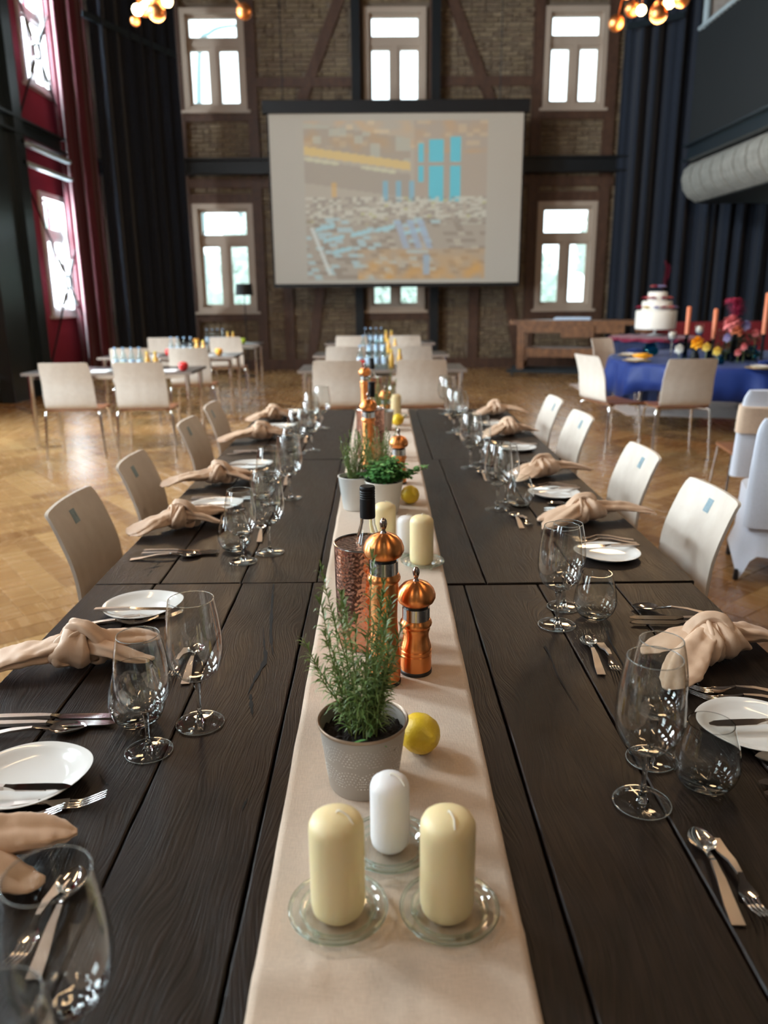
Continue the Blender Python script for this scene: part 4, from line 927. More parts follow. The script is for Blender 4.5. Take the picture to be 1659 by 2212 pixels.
def sprigs(parent,stems,seed,nl=.026,step=.0052,nw=.0022):
    r=random.Random(seed)
    for p0,tip in stems:
        d=tip-p0; L=d.length; side=Vector((-d.y,d.x,0)).normalized() if abs(d.x)+abs(d.y)>1e-4 else Vector((1,0,0))
        path=spl([p0,p0+d*.33+side*r.uniform(-.008,.008)+Vector((d.x,d.y,0))*.12*-1,p0+d*.68+side*r.uniform(-.008,.008),tip],7)
        b=MB(); b.sweep(path,[.0013*(1-.6*i/len(path)) for i in range(len(path))],5,m=1); n=int(L/step); g=r.uniform(0,6)
        for i in range(n):
            f=.10+.90*i/n; q=f*(len(path)-1); k=min(int(q),len(path)-2); p=path[k].lerp(path[k+1],q-k); t=(path[k+1]-path[k]).normalized()
            for s in (0,1):
                if f<.3 and r.random()<.35: continue
                g+=PI+ (1.2 if s else 0)+r.uniform(-.3,.3); x=t.cross(Vector((.3,.2,1))).normalized(); y=t.cross(x)
                o=(x*math.cos(g)+y*math.sin(g)); up=.35+1.3*max(0,f-.7)/.3*.9+r.uniform(-.15,.25); dd=o+t*up
                needle(b,p,dd,nl*(1.15-.45*f)*r.uniform(.7,1.15),nw,r.uniform(.0,.5),r.uniform(-.5,.5))
        b.build('sprig',[MT['rosemary'],MT['stem']],parent,None)
# near pot
pot=empty('potted_rosemary',(-.027,1.079,RZ),'grey pot of upright rosemary with a pale dotted fan relief, nearest herb pot','potted plant')
ph_=.108; MB().lathe([(.0005,0),(.0525,0),(.054,.002),(.0675,ph_-.002),(.0655,ph_-.002),(.0530,.006),(.0005,.006)],72).build('pot',MT['potgrey'],pot,50)
MB().lathe([(.0665,ph_-.003),(.0700,ph_-.002),(.0712,ph_+.001),(.0695,ph_+.0035),(.0670,ph_+.002),(.0655,ph_-.001)],72,close=True).build('rolled_rim',MT['rimrust'],pot,60)
b=MB()
for k in range(10):      # scalloped fans of small raised dots
    for row_ in (0,1):
        a0=2*PI*(k+.5*row_)/10; zc=.020+.040*row_
        for q in range(1,6):
            rr=.0055+.0052*q; nd=3+3*q
            for t in range(nd):
                th=PI*(t+.5)/nd; du=math.cos(th)*rr; dz=math.sin(th)*rr; z=zc+dz
                if z>ph_-.008 or abs(du)>.0235: continue
                R_=.054+(.0675-.054)*(z/ph_); a=a0+du/R_; c=Vector((math.cos(a)*R_,math.sin(a)*R_,z)); nrm=Vector((math.cos(a),math.sin(a),-.12)); tn=Vector((-math.sin(a),math.cos(a),0)); d_=.00105
                b.add([c+tn*d_,c+Vector((0,0,d_)),c-tn*d_,c-Vector((0,0,d_)),c+nrm*.0008],[(0,1,4),(1,2,4),(2,3,4),(3,0,4)])
tag(b.build('relief_dots',MT['dots'],pot,None),kind='stuff')
b=MB(); n=60; vs=[(0,0,ph_-.018)]
for j in range(1,15):
    for i in range(n): a=2*PI*i/n; q=.0648*j/14; vs.append((q*math.cos(a),q*math.sin(a),ph_-.020+.0075*noise.noise(Vector((q*math.cos(a)*70,q*math.sin(a)*70,1)))+.004*noise.noise(Vector((q*math.cos(a)*200,q*math.sin(a)*200,2)))))
fs=[(0,1+i,1+(i+1)%n) for i in range(n)]+[(1+(j-1)*n+i,1+j*n+i,1+j*n+(i+1)%n,1+(j-1)*n+(i+1)%n) for j in range(1,14) for i in range(n)]
mesh('soil',vs,fs,MT['soil'],pot)
st=mk_rosemary(24,.27,.075,21,ph_-.020,0)
def tipat(px,py,dy=0.0): q=PY(px,py,1.079+dy); return Vector((q.x+.027,q.y-1.079,q.z-RZ))
for px,py,dy in ((692,1222,.0),(806,1188,.01),(740,1290,-.02),(690,1290,-.03),(846,1300,.02),(868,1350,.0),(700,1360,-.04),(770,1330,.03),(655,1380,.0),(675,1425,-.03),(852,1420,-.02),(722,1330,.04),(830,1250,.03)): 
    t=tipat(px,py,dy); a=random.uniform(0,6); st.append((Vector((t.x*.22+.008*math.cos(a),t.y*.2+.008*math.sin(a),ph_-.020)),t))
sprigs(pot,st,5)
# fallen needles on the soil
b=MB()
for (x,y,a) in ((-.012,-.045,.3),(.022,-.044,-.8),(.01,-.03,1.2)): needle(b,Vector((x,y,ph_-.012)),Vector((math.cos(a),math.sin(a),.1)),.022,.005,.1)
b.build('fallen_leaf',MT['mint'],pot,None)
# second pair of pots
def ovalleaf(b,p,d,L,w):
    d=d.normalized(); s=d.cross(Vector((0,0,1)));
    if s.length<.1: s=Vector((1,0,0))
    s.normalize(); u=s.cross(d); pr=[(0,.05),(.25,.8),(.5,1),(.78,.7),(1,.0)]; vs=[]
    for t,q in pr: c=p+d*L*t-Vector((0,0,1))*.35*L*t*t; vs+=[c-s*w*q/2+u*w*.18*q,c,c+s*w*q/2+u*w*.18*q]
    b.add(vs,[(3*i+k,3*i+k+1,3*i+k+4,3*i+k+3) for i in range(4) for k in (0,1)])
p2=empty('potted_herbs',(.022,2.662,RZ),'cream embossed pot of broad-leaved green herbs beside the lemon','potted plant')
MB().lathe([(.0005,0),(.048,0),(.050,.002),(.0665,.112),(.0680,.113),(.0675,.116),(.0650,.115),(.049,.006),(.0005,.006)],64).build('pot',MT['potcream'],p2,50)
MB().lathe([(.0005,.100),(.0635,.098)],32).build('soil',MT['soil'],p2,None)
r=random.Random(4)
for k in range(62):
    a=r.uniform(0,2*PI); sp_=r.uniform(.02,.085); h=r.uniform(.015,.085)*(1.15-sp_*7); q0=Vector((math.cos(a)*.03,math.sin(a)*.03,.10)); tip=Vector((math.cos(a)*sp_,math.sin(a)*sp_,.115+max(h,.0)))
    if k>=58: tip=Vector((.085+.020*(k-58),-.02,.125+.014*(k-58))); q0=Vector((.05,0,.11))
    b=MB(); path=spl([q0,(q0+tip)/2+Vector((0,0,.012)),tip],5); b.sweep(path,.0010,4,m=1); g=r.uniform(0,6)
    for i in range(2,len(path)):
        for s in (0,1): g+=PI*.5*(1+s)+.3; ovalleaf(b,path[i],Vector((math.cos(g),math.sin(g),.35)),r.uniform(.018,.032),r.uniform(.015,.023))
    b.build('sprig',[MT['mint'],MT['stem']],p2,None)
p3=empty('potted_thyme',(-.080,2.715,RZ),'smooth white pot of thyme and rosemary left of the cream herb pot','potted plant')
MB().lathe([(.0005,0),(.042,0),(.044,.002),(.0600,.118),(.0625,.120),(.0590,.121),(.043,.006),(.0005,.006)],64).build('pot',mat('smooth_white_pot',(.74,.73,.70),.4),p3,50)
MB().lathe([(.0005,.108),(.057,.106)],32).build('soil',MT['soil'],p3,None)
sprigs(p3,mk_rosemary(40,.22,.075,8,.106,0),15,nl=.017,step=.0065)
p3r=empty('potted_rosemary',(.000,2.84,RZ),'small rosemary pot standing behind the cream herb pot','potted plant')
MB().lathe([(.0005,0),(.042,0),(.058,.100),(.0605,.102),(.0565,.102),(.043,.006),(.0005,.006)],48).build('pot',MT['potgrey'],p3r,50); MB().lathe([(.0005,.092),(.055,.090)],32).build('soil',MT['soil'],p3r,None)
sprigs(p3r,mk_rosemary(36,.24,.09,18,.09,0),25,nl=.018,step=.0065)
p4=empty('potted_rosemary',(.028,4.40,RZ),'grey pot of rosemary far along the runner before the facing chairs','potted plant')
MB().lathe([(.0005,0),(.0525,0),(.054,.002),(.0675,.106),(.0712,.109),(.066,.109),(.0530,.006),(.0005,.006)],48).build('pot',MT['potgrey'],p4,50); MB().lathe([(.0005,.098),(.065,.096)],32).build('soil',MT['soil'],p4,None)
sprigs(p4,mk_rosemary(24,.27,.085,33,.096,0)+[(Vector((.01,0,.096)),Vector((.055,.02,.34)))],35,nl=.022,step=.008)
# ------------------------------------------------------------------ chairs
def mk_chair(tagged=True,wide=1.0):
    """faces +Y, origin on the floor under the seat centre"""
    e=empty('chair',(0,0,0),'','chair'); nu,nv=12,14; vs=[];fs=[]
    # backrest shell: curved sideways and leaning
    prof=spl([(0,-.165,.452),(0,-.205,.475),(0,-.222,.56),(0,-.235,.68),(0,-.270,.79),(0,-.305,.870)],4)
    wd=lin([(.190,),(.205,),(.206,),(.203,),(.198,),(.192,)],4); rows=len(prof)
    for side in (0,1):
        for j,p in enumerate(prof):
            for i in range(nu+1):
                u=math.sin((-1+2*i/nu)*PI/2); ww=wd[j][0]*wide; x=u*ww
                z=p.z; 
                c=max(0,(abs(u)-.93)/.07)*max(0,1-abs(rows-1-j)/1.5); z-=c*c*.008; x*=1-.015*c
                vs.append((x,p.y-.022*(1-u*u)*min(1,j/6)+(.0 if side==0 else -.011),z))
    k=nu+1; o=rows*k
    for j in range(rows-1):
        for i in range(nu): a=j*k+i; fs.append((a,a+k,a+k+1,a+1)); fs.append((o+a,o+a+1,o+a+k+1,o+a+k))
    for i in range(nu): fs.append((i,i+1,o+i+1,o+i)); a=(rows-1)*k+i; fs.append((a,o+a,o+a+1,a+1))
    for j in range(rows-1): a=j*k; fs.append((a,o+a,o+a+k,a+k)); a=j*k+nu; fs.append((a,a+k,o+a+k,o+a))
    mesh('backrest',vs,fs,MT['beech'],e,50)
    vs=[];fs=[]; sy=[(-.190,.447),(-.10,.440),(0,.438),(.12,.444),(.19,.447),(.215,.436),(.225,.418)]
    for side in (0,1):
        for y,z in sy:
            for i in range(nu+1): u=-1+2*i/nu; vs.append((u*(.205 if abs(y)<.2 else .195)*wide,y,z+.006*u*u-(.012 if side else 0)))
    o=len(sy)*k
    for j in range(len(sy)-1):
        for i in range(nu): a=j*k+i; fs.append((a,a+1,a+k+1,a+k)); fs.append((o+a,o+a+k,o+a+k+1,o+a+1))
    for i in range(nu): fs.append((i,o+i,o+i+1,i+1)); a=(len(sy)-1)*k+i; fs.append((a,a+1,o+a+1,o+a))
    for j in range(len(sy)-1): a=j*k; fs.append((a,a+k,o+a+k,o+a)); a=j*k+nu; fs.append((a,o+a,o+a+k,a+k))
    mesh('seat',vs,fs,MT['seat'],e,50)
    for sx in (-1,1):
        x=sx*wide
        MB().sweep(spl([(x*.235,-.215,.0),(x*.222,-.195,.30),(x*.215,-.185,.410),(x*.195,-.16,.424),(x*.15,-.10,.424)],4),.0115,10).build('leg',MT['chrome'],e,60)
        MB().sweep(spl([(x*.225,.185,.0),(x*.205,.165,.30),(x*.198,.155,.402),(x*.18,.13,.420),(x*.15,.08,.424)],4),.0115,10).build('leg',MT['chrome'],e,60)
    MB().box(-.16*wide,.16*wide,-.11,-.08,.414,.432).build('seat_frame',MT['chrome'],e,None)
    if tagged:
        t=MB(); y=-.288; z=.815; lean=math.atan2(.06,.115); T=Matrix.Translation((.0,-.3005,.812))@Matrix.Rotation(.41,4,'X')
        o_=MB().box(-.019,.019,-.0005,.0012,-.024,.024,T=T).build('number_sticker',MT['grey_tag'],e,None); tag(o_,'small blue-grey sticker with rounded rings')
        b=MB()
        for q in (.013,.008,.004): b.sweep([T@Vector((q*math.cos(a)*(1),.0014,q*1.3*math.sin(a))) for a in [i*PI/8 for i in range(17)]],.0006,4)
        b.build('sticker_print',MT['tag_line'],o_)
    return e
cT=mk_chair(True); cP=mk_chair(False,1.0)
gc='pale plywood chairs at the long dark table'
for i,(y,rz) in enumerate(((2.48,0),(3.15,.02),(4.12,-.02),(4.75,.0))):
    put(cT,(-.695,y),'pale plywood chair on the left side, %s from the viewer'%('first','second','third','fourth')[i],-PI/2+rz,gc,z=0)
for i,(y,rz) in enumerate(((2.52,.02),(3.22,0),(4.22,.03),(4.90,0))):
    put(cT,(.81,y),'pale plywood chair on the right side, %s from the viewer'%('first','second','third','fourth')[i],PI/2+rz,gc,z=0)
rowsx=((-2.88,-2.20),(-.36,.42)); T0=(7.60,9.60,11.95)
rn=('front','middle','rear')
def cput(x,y,lab,rz=0,grp=None,wide=1.0):
    o=put(cP,(x,y),lab,rz,grp,z=0); o.scale=(1.17,1.0,1.06); return o
for r_,y in enumerate(T0):
    for q,x in enumerate(rowsx[0]):
        if r_==2 and q==0: x=-3.1
        cput(x,y,'pale chair seen from behind, %s of the left group\'s %s table'%(('left','right')[q],rn[r_]),.02,'chairs at the left seminar tables')
    for q,x in enumerate(rowsx[1]): cput(x,y,'pale chair seen from behind, %s of the centre %s table before the screen'%(('left','right')[q],rn[r_]),0,'chairs at the centre seminar tables')
cput(2.33,7.75,'pale chair seen side-on at the left of the blue round table',-PI/2+.28,'chairs around the blue round table')
cput(2.84,7.42,'pale chair with its back to the viewer at the blue round table',.04,'chairs around the blue round table')
_c=cput(3.30,10.88,'pale chair behind the blue round table, only its top showing',PI+.52,'chairs around the blue round table')
_c.scale=(1,1,1.02)
# covered chairs at the right edge
def covered(x,y,rz,lab,cover=True,sash=True):
    e=empty('covered_chair',(x,y,0),lab,'chair',rz)
    vs=[];fs=[];n=40
    sec=[(.0,.245,.27,-.02),(.22,.215,.235,-.02),(.46,.205,.215,0),(.475,.20,.205,0)]
    for z,hx,hy,yo in sec:
        for i in range(n):
            a=2*PI*i/n; c,s=math.cos(a),math.sin(a); pw=.55; px=hx*math.copysign(abs(c)**pw,c); py=hy*math.copysign(abs(s)**pw,s)
            zz=z; 
            if z<.1: zz=.16*max(0,1-(abs(abs(c)-.707)*3.2)**1)*-1+.15 if True else z; zz=max(0,zz)
            vs.append((px,py+yo,zz))
    for j in range(len(sec)-1):
        for i in range(n): i2=(i+1)%n; fs.append((j*n+i,j*n+i2,(j+1)*n+i2,(j+1)*n+i))
    fs.append(tuple((len(sec)-1)*n+i for i in range(n)))
    if cover: mesh('seat_cover',vs,fs,MT['white_cloth'],e,60)
    b=MB(); b.sweep(spl([(0,-.215,.30),(0,-.225,.48),(0,-.235,.66),(0,-.27,.82),(0,-.295,.885)],4),lin([(.215,.05),(.212,.035),(.205,.022),(.198,.016),(.175,.010)],4),24,up=Vector((0,1,0)),shape=lambda f,t:(abs(math.cos(t))**4+abs(math.sin(t))**4)**-.25*.98)
    b.build('back_cover',MT['white_cloth'],e,60)
    if sash:
        MB().sweep(spl([(0,-.232,.60),(0,-.242,.70),(0,-.262,.78)],3),[(.214,.045)]*7,24,up=Vector((0,1,0)),shape=lambda f,t:(abs(math.cos(t))**4+abs(math.sin(t))**4)**-.25).build('sash',MT['sash'],e,60)
    if not cover:
        MB().box(-.21,.21,-.20,.21,.435,.452).build('seat',MT['seat'],e,None)
        for sx in (-1,1):
            for sy_ in (-1,1): MB().sweep([(sx*.235,sy_*.215,0),(sx*.20,sy_*.17,.435)],.0115,10).build('leg',MT['chrome'],e,60)
        return e
    for sx in (-1,1):
        for sy_ in (-1,1): MB().lathe([(.012,0),(.014,.01),(.012,.03),(.010,.06)],10,c=(sx*.215,sy_*.225-.02,0)).build('leg_tip',MT['black'],e)
    return e
covered(2.213,4.127,-.33,'white stretch-covered chair at the right edge, nearest the viewer',sash=False)
q_=P(1612,838,.90); covered(q_.x+.24,q_.y+.27,-.15,'pale chair with a white back cover and beige sash, behind the covered chair',cover=False)
# ------------------------------------------------------------------ seminar tables with drinks
def mk_seminar(w,d):
    e=empty('seminar_table',(0,0,0),'','table')
    MB().box(-w/2,w/2,-d/2,d/2,.735,.76).build('tabletop',MT['bgtable'],e,None)
    MB().box(-w/2-.003,w/2+.003,-d/2-.003,-d/2,.733,.762).build('edge_band',mat('worn_table_edge',(.25,.20,.17),.4),e,None)
    MB().box(-w/2+.08,w/2-.08,-d/2+.08,-d/2+.11,.69,.733).build('apron',MT['chrome'],e,None); MB().box(-w/2+.08,w/2-.08,d/2-.11,d/2-.08,.69,.733).build('apron',MT['chrome'],e,None)
    for sx in (-1,1):
        for sy in (-1,1): MB().sweep([(sx*(w/2-.06),sy*(d/2-.06),0),(sx*(w/2-.06),sy*(d/2-.06),.735)],.024,14).build('leg',MT['chrome'],e,60)
    return e
sm=mk_seminar(1.72,.72)
TBL=[(-2.73,8.38,'left front'),(-2.66,10.42,'left middle'),(-2.70,12.85,'left rear'),(.06,8.40,'centre front'),(.06,10.40,'centre middle'),(.06,12.85,'centre rear')]
for x,y,nm in TBL: put(sm,(x,y),'dark-topped seminar table on chrome legs, %s of the two rows before the screen'%nm,0,'seminar tables',z=0)
def mk_sglass():
    e=MB().lathe([(.0005,0),(.026,0),(.029,.004),(.032,.12),(.0308,.12),(.0278,.008),(.0005,.008)],20).build('drinking_glass',MT['glass'],None,50); return tag(e,'','glass')
def mk_water():
    e=empty('water_bottle',(0,0,0),'','bottle'); MB().lathe([(.0005,0),(.030,0),(.032,.004),(.032,.12),(.027,.15),(.014,.185),(.013,.215),(.0005,.215)],20).build('glass_body',thin('bottle_glass',(.82,.92,.95)),e,50)
    MB().lathe([(.0005,.213),(.0150,.213),(.0150,.232),(.0005,.232)],14).build('cap',mat('blue_cap',(.25,.40,.60),.4),e,50)
    MB().lathe([(.0325,.035),(.0325,.105)],20).build('paper_label',mat('pale_blue_label',(.52,.66,.80),.6),e,50); return e
def mk_juice():
    e=empty('juice_bottle',(0,0,0),'','bottle'); MB().lathe([(.0005,0),(.027,0),(.029,.004),(.029,.10),(.016,.145),(.015,.17),(.0005,.17)],18).build('bottle_body',mat('orange_juice',(.75,.42,.08),.2),e,50)
    MB().lathe([(.0005,.168),(.0165,.168),(.0165,.186),(.0005,.186)],14).build('cap',mat('yellow_cap',(.8,.6,.1),.4),e,50); return e
ORD=('first','second','third','fourth','fifth','sixth')
gg,gw,gj=mk_sglass(),mk_water(),mk_juice()
for (x,y,nm) in TBL:
    cx=x+(.20 if x<-1 else -.02); y_=y-.06
    if x>-1: cx=.03
    for i in range(6): put(gg,(cx-.20+.082*i,y_+.16),'clear drinking glass, %s from the left on the %s seminar table'%(ORD[i],nm),0,'drinking glasses on the seminar tables',z=.76+.0)
    for i in range(4): put(gw,(cx-.20+.085*i,y_+.03),'pale-labelled water bottle, %s from the left on the %s seminar table'%(ORD[i],nm),0,'water bottles on the seminar tables',z=.76)
    for i in range(2): put(gj,(cx+.13+.085*i,y_+.03),'small orange juice bottle, %s of two on the %s seminar table'%(('left','right')[i],nm),0,'juice bottles on the seminar tables',z=.76)
def mk_apple(mt):
    o=MB().lathe([(.003,.004),(.014,.0),(.026,.008),(.037,.028),(.041,.046),(.037,.062),(.024,.072),(.010,.070),(.0005,.064)],24).build('apple',mt,None,60); MB().sweep([(0,0,.062),(.003,0,.082)],.0018,6).build('stalk',MT['benchwood'],o); return tag(o,'','apple')
aG,aR,aO=mk_apple(MT['apple_g']),mk_apple(MT['apple_r']),mk_apple(MT['apple_o'])
for o,p,l in ((aG,(-2.62,8.20),'green apple on the left front seminar table between the two chairs'),(aR,(-1.98,8.15),'red apple at the right of the left front seminar table'),(aR,(-2.66,10.25),'red apple on the left middle seminar table'),(aO,(-2.02,10.25),'orange-red apple at the right of the left middle seminar table'),(aO,(-2.85,12.7),'orange apple on the left rear seminar table'),(aG,(-2.12,12.72),'green apple at the right of the left rear seminar table'),(aR,(-.16,8.22),'red apple on the centre front seminar table, above the far copper mill')):
    q=put(o,p,l,0,z=.76); q.scale=(1.25,)*3
def mk_paper():
    o=MB().box(-.105,.105,-.148,.148,0,.003).build('paper_sheet',MT['paper'],None,None); return tag(o,'','paper')
pp=mk_paper()
for x,y,l in ((-2.86,8.2,'white paper left of the green apple on the left front table'),(-2.16,8.2,'white paper beside the red apple on the left front table'),(-2.90,10.25,'white paper on the left middle table, left seat'),(-2.2,10.25,'white paper on the left middle table, right seat')):
    put(pp,(x,y),l,.05,z=.7605)
# floor lamp with black shade in front of the lower left window
c=PY(528,640,15.2); fla=empty('floor_lamp',(c.x,15.2,0),'floor lamp with a square black shade before the lower left window','floor lamp')
MB().lathe([(.0005,0),(.14,0),(.14,.02),(.02,.03),(.0005,.03)],24).build('base',MT['black'],fla); MB().sweep([(0,0,.02),(0,0,1.62)],.011,8).build('pole',MT['black'],fla)
za=PY(528,638,15.2).z; zb_=PY(528,613,15.2).z; MB().lathe([(.165,za),(.145,zb_),(.140,zb_),(.160,za)],28,close=True).build('lamp_shade',MT['blackmatte'],fla,60)
# ------------------------------------------------------------------ workbench
wbx=empty('workbench',(3.72,14.75,0),'old brown carpenter\'s workbench with a vice and lower shelf, under the lower right window','workbench',-.30)
w2,d2,ht=1.12,.36,1.02
MB().box(-w2-.10,w2+.10,-d2,d2,ht-.08,ht).build('worktop',MT['benchwood'],wbx,None)
MB().box(-w2+.05,w2-.3,-d2+.01,-d2+.05,ht-.22,ht-.08).build('apron',MT['benchwood'],wbx,None)
MB().box(-.28,.30,-d2-.02,-d2+.35,ht-.30,ht-.10).build('drawer',MT['benchwood'],wbx,None)
for x in (-w2+.12,w2-.45):
    for y in (-d2+.08,d2-.08): MB().box(x-.065,x+.065,y-.05,y+.05,.14,ht-.08).build('leg',MT['benchwood'],wbx,None)
    MB().box(x-.06,x+.06,-d2+.02,d2-.02,.14,.26).build('foot_rail',MT['benchwood'],wbx,None)
MB().box(-w2+.12,w2-.45,-d2+.06,d2-.06,.36,.52).build('lower_shelf',MT['benchwood'],wbx,None)
MB().box(w2-.12,w2+.16,-d2-.12,-d2,ht-.20,ht).build('vice_jaw',MT['benchwood'],wbx,None)
MB().sweep([(w2+.02,-d2-.30,ht-.12),(w2+.02,-d2-.1,ht-.12)],.025,10).build('vice_screw',MT['benchwood'],wbx); MB().sweep([(w2+.02,-d2-.29,ht-.27),(w2+.02,-d2-.29,ht+.02)],.014,8).build('vice_handle',MT['benchwood'],wbx)
dol=empty('wheeled_dolly',(3.60,14.75,0),'low grey wheeled frame carrying the old workbench','dolly',-.30)
MB().box(-w2,w2-.2,-d2,-d2+.06,.08,.139).build('frame_rail',MT['steel_dark'],dol,None); MB().box(-w2,w2-.2,d2-.06,d2,.08,.139).build('frame_rail',MT['steel_dark'],dol,None)
for x in (-w2+.1,w2-.35):
    for y in (-d2+.03,d2-.03): o=MB().lathe([(.01,-.02),(.04,-.02),(.04,.02),(.01,.02)],18,close=True).build('wheel',MT['black'],dol); o.rotation_euler=(0,PI/2,0); o.location=(x,y,.04)
c=Vector((3.72,14.75,0)); R3=Matrix.Rotation(-.30,3,'Z'); q=R3@Vector((-.10,0,ht))+c
o=MB().box(-.33,.33,-.24,.24,0,.045).build('folded_cloth',mat('pale_blue_cloth',(.55,.68,.85),.7),None,None); o.location=(q.x,q.y,ht+.001); o.rotation_euler=(0,0,-.3); tag(o,'pale blue folded cloth lying on the old workbench','cloth'); o.modifiers.new('b','BEVEL').width=.015
# ------------------------------------------------------------------ round table with blue cloth
TC=Vector((4.22,9.25,0)); TR=1.45
rt=empty('round_table',TC,'large round banquet table on chrome legs under the blue cloth','table')
MB().lathe([(.0005,.72),(TR-.03,.72),(TR-.03,.745),(.0005,.745)],64).build('tabletop',MT['bgtable'],rt,None)
for k in range(5): a=2*PI*k/5+3.6; MB().sweep([(1.2*math.cos(a),1.2*math.sin(a),.009),(1.15*math.cos(a),1.15*math.sin(a),.72)],.028,12).build('leg',MT['chrome'],rt,60)
vs=[(0,0,.752)];n=220;rr=[.5,1.0,TR-.03,TR-.005,TR+.01,TR+.03,TR+.04]; zz=[.752,.752,.752,.748,.70,.58,.42]
for j,(r_,z_) in enumerate(zip(rr,zz)):
    for i in range(n):
        a=2*PI*i/n; f=max(0,(j-3)/3); ww=f*(.045*math.sin(a*17+1.3*math.sin(a*3))+.025*math.sin(a*31+.5)); q=r_+ww; vs.append((q*math.cos(a),q*math.sin(a),z_+(.05*math.sin(a*5+1)+.03*math.sin(a*9))*(j==6)))
fs=[(0,1+i,1+(i+1)%n) for i in range(n)]+[(1+j*n+i,1+(j+1)*n+i,1+(j+1)*n+(i+1)%n,1+j*n+(i+1)%n) for j in range(6) for i in range(n)]
o=mesh('tablecloth',vs,fs,MT['blue_satin'],None,None); o.data.shade_smooth(); o.location=TC; tag(o,'royal blue satin cloth draped over the round banquet table','tablecloth'); md=o.modifiers.new('t','SOLIDIFY'); md.thickness=.004; md.offset=1
TT=.757
def onT(px,py): q=P(px,py,TT); return (q.x,q.y)
o=MB().add([tuple(P(*p,0.006)) for p in ((1228,829),(1356,897),(1659,905),(1659,828))],[(0,1,2,3)]).build('rug',MT['rug'],None,None); md=o.modifiers.new('t','SOLIDIFY'); md.thickness=.005; md.offset=-1; tag(o,'pale rose-beige rug under the blue round table','rug')
def mk_place():
    e=MB().lathe([(.0005,.002),(.10,.002),(.155,.012),(.157,.010),(.10,0),(.0005,0)],40).build('charger_plate',MT['gold'],None,60); return tag(e,'','plate')
cp=mk_place(); dp=None
for p,l in (((1375,781),'gold charger plate at the left of the blue round table'),((1645,797),'gold charger plate at the right edge of the blue round table'),((1362,769),'gold charger plate at the far left of the blue round table')):
    x,y=onT(*p); put(cp,(x,y),l,0,'gold chargers',z=TT+.004); 
    q=MB().lathe([(.0005,.006),(.07,.008),(.11,.022),(.112,.020),(.07,0),(.0005,0)],36).build('dinner_plate',MT['porcelain'],None,60); q.location=(x,y,TT+.010); tag(q,'pale dinner plate on the '+l.replace('of the blue round table','of the blue table'),'plate')
    q=MB().ico((0,0,.03),.075,3,sc=(1.3,.7,.35),dis=.5,seed=int(p[0]),fr=3).build('napkin',MT['flower_o'] if p[0]==1375 else MT['blue_satin'],None,60); q.location=(x+.05,y-.02,TT+.035); tag(q,'crumpled %s napkin on the '%('orange' if p[0]==1375 else 'blue')+l.replace('of the blue round table','of the blue table'),'napkin')
def taper(px,py0,py1,Y,l):
    a=PY(px,py1,Y); t=PY(px,py0,Y); e=empty('candlestick',(a.x,Y,TT+.004),'dark candlestick holding the '+l,'candlestick'); hh=max(.03,a.z-TT-.004)
    MB().lathe([(.0005,0),(.045,0),(.04,.012),(.016,.03),(.016,hh-.03),(.028,hh),(.0005,hh)],18).build('stick',MT['black_steel'],e,50)
    o=MB().lathe([(.0005,0),(.026,0),(.026,t.z-a.z-.01),(.012,t.z-a.z),(.0005,t.z-a.z)],16).build('taper_candle',MT['terracotta'],None,60); o.location=(a.x,Y,a.z+.001 if hh>.03 else TT+.036); tag(o,l,'candle')
taper(1484,662,722,9.3,'terracotta taper candle, left of three on the blue table'); taper(1541,667,732,9.1,'terracotta taper candle, middle of three on the blue table'); taper(1650,632,722,8.6,'terracotta taper candle, right of three on the blue table')
def flower(name,px,py,Y,r_,mt,lab,cat='flower',n=14,seed=1,stemto=TT+.004):
    c=PY(px,py,Y); e=empty(name,(c.x,c.y,c.z),lab,cat); rnd=random.Random(seed); b=MB()
    for k in range(n*3):
        f=k/(n*3); a=k*2.4; el=PI*.5-f*PI*.75; d=Vector((math.cos(a)*math.cos(el),math.sin(a)*math.cos(el),math.sin(el)))
        ovalleaf(b,d*r_*.15,d,r_*rnd.uniform(.75,1.1),r_*.75)
    b.build('bloom',mt,e,None)
    if stemto is not None: MB().sweep([(0,0,-r_*.2),(0,0,stemto-c.z)],.004,5).build('stalk',MT['stem'],e)
    return e
def vase(px,Y,r_,h,mt,lab,name='vase'):
    c=PY(px,750,Y); o=MB().lathe([(.0005,0),(r_*.6,0),(r_*.95,h*.2),(r_,h*.45),(r_*.6,h*.8),(r_*.75,h),(r_*.68,h),(r_*.52,h*.8),(r_*.9,h*.45),(r_*.8,h*.2),(.0005,h*.06)],24).build(name,mt,None,60); o.location=(c.x,Y,TT+.004); return tag(o,lab,name)
for q in ((1405,9.6,.10,.15,MT['glass_teal'],'round teal glass vase at the left of the blue table'),(1622,9.0,.10,.15,MT['glass_teal'],'round teal glass vase right of the pink blossoms on the blue table'),(1585,8.6,.035,.30,MT['glass_smoke'],'tall smoky bottle vase right of centre on the blue table'),(1533,8.7,.03,.22,MT['glass_smoke'],'smoky bottle vase before the middle taper candle'),(1480,8.95,.03,.24,MT['glass_smoke'],'smoky bottle vase behind the near pale chair'),(1560,8.35,.04,.09,MT['glass_teal'],'small teal tumbler right of the near pale chair'),(1502,8.7,.05,.14,MT['black_steel'],'squat dark vase under the orange bloom')): vase(*q)
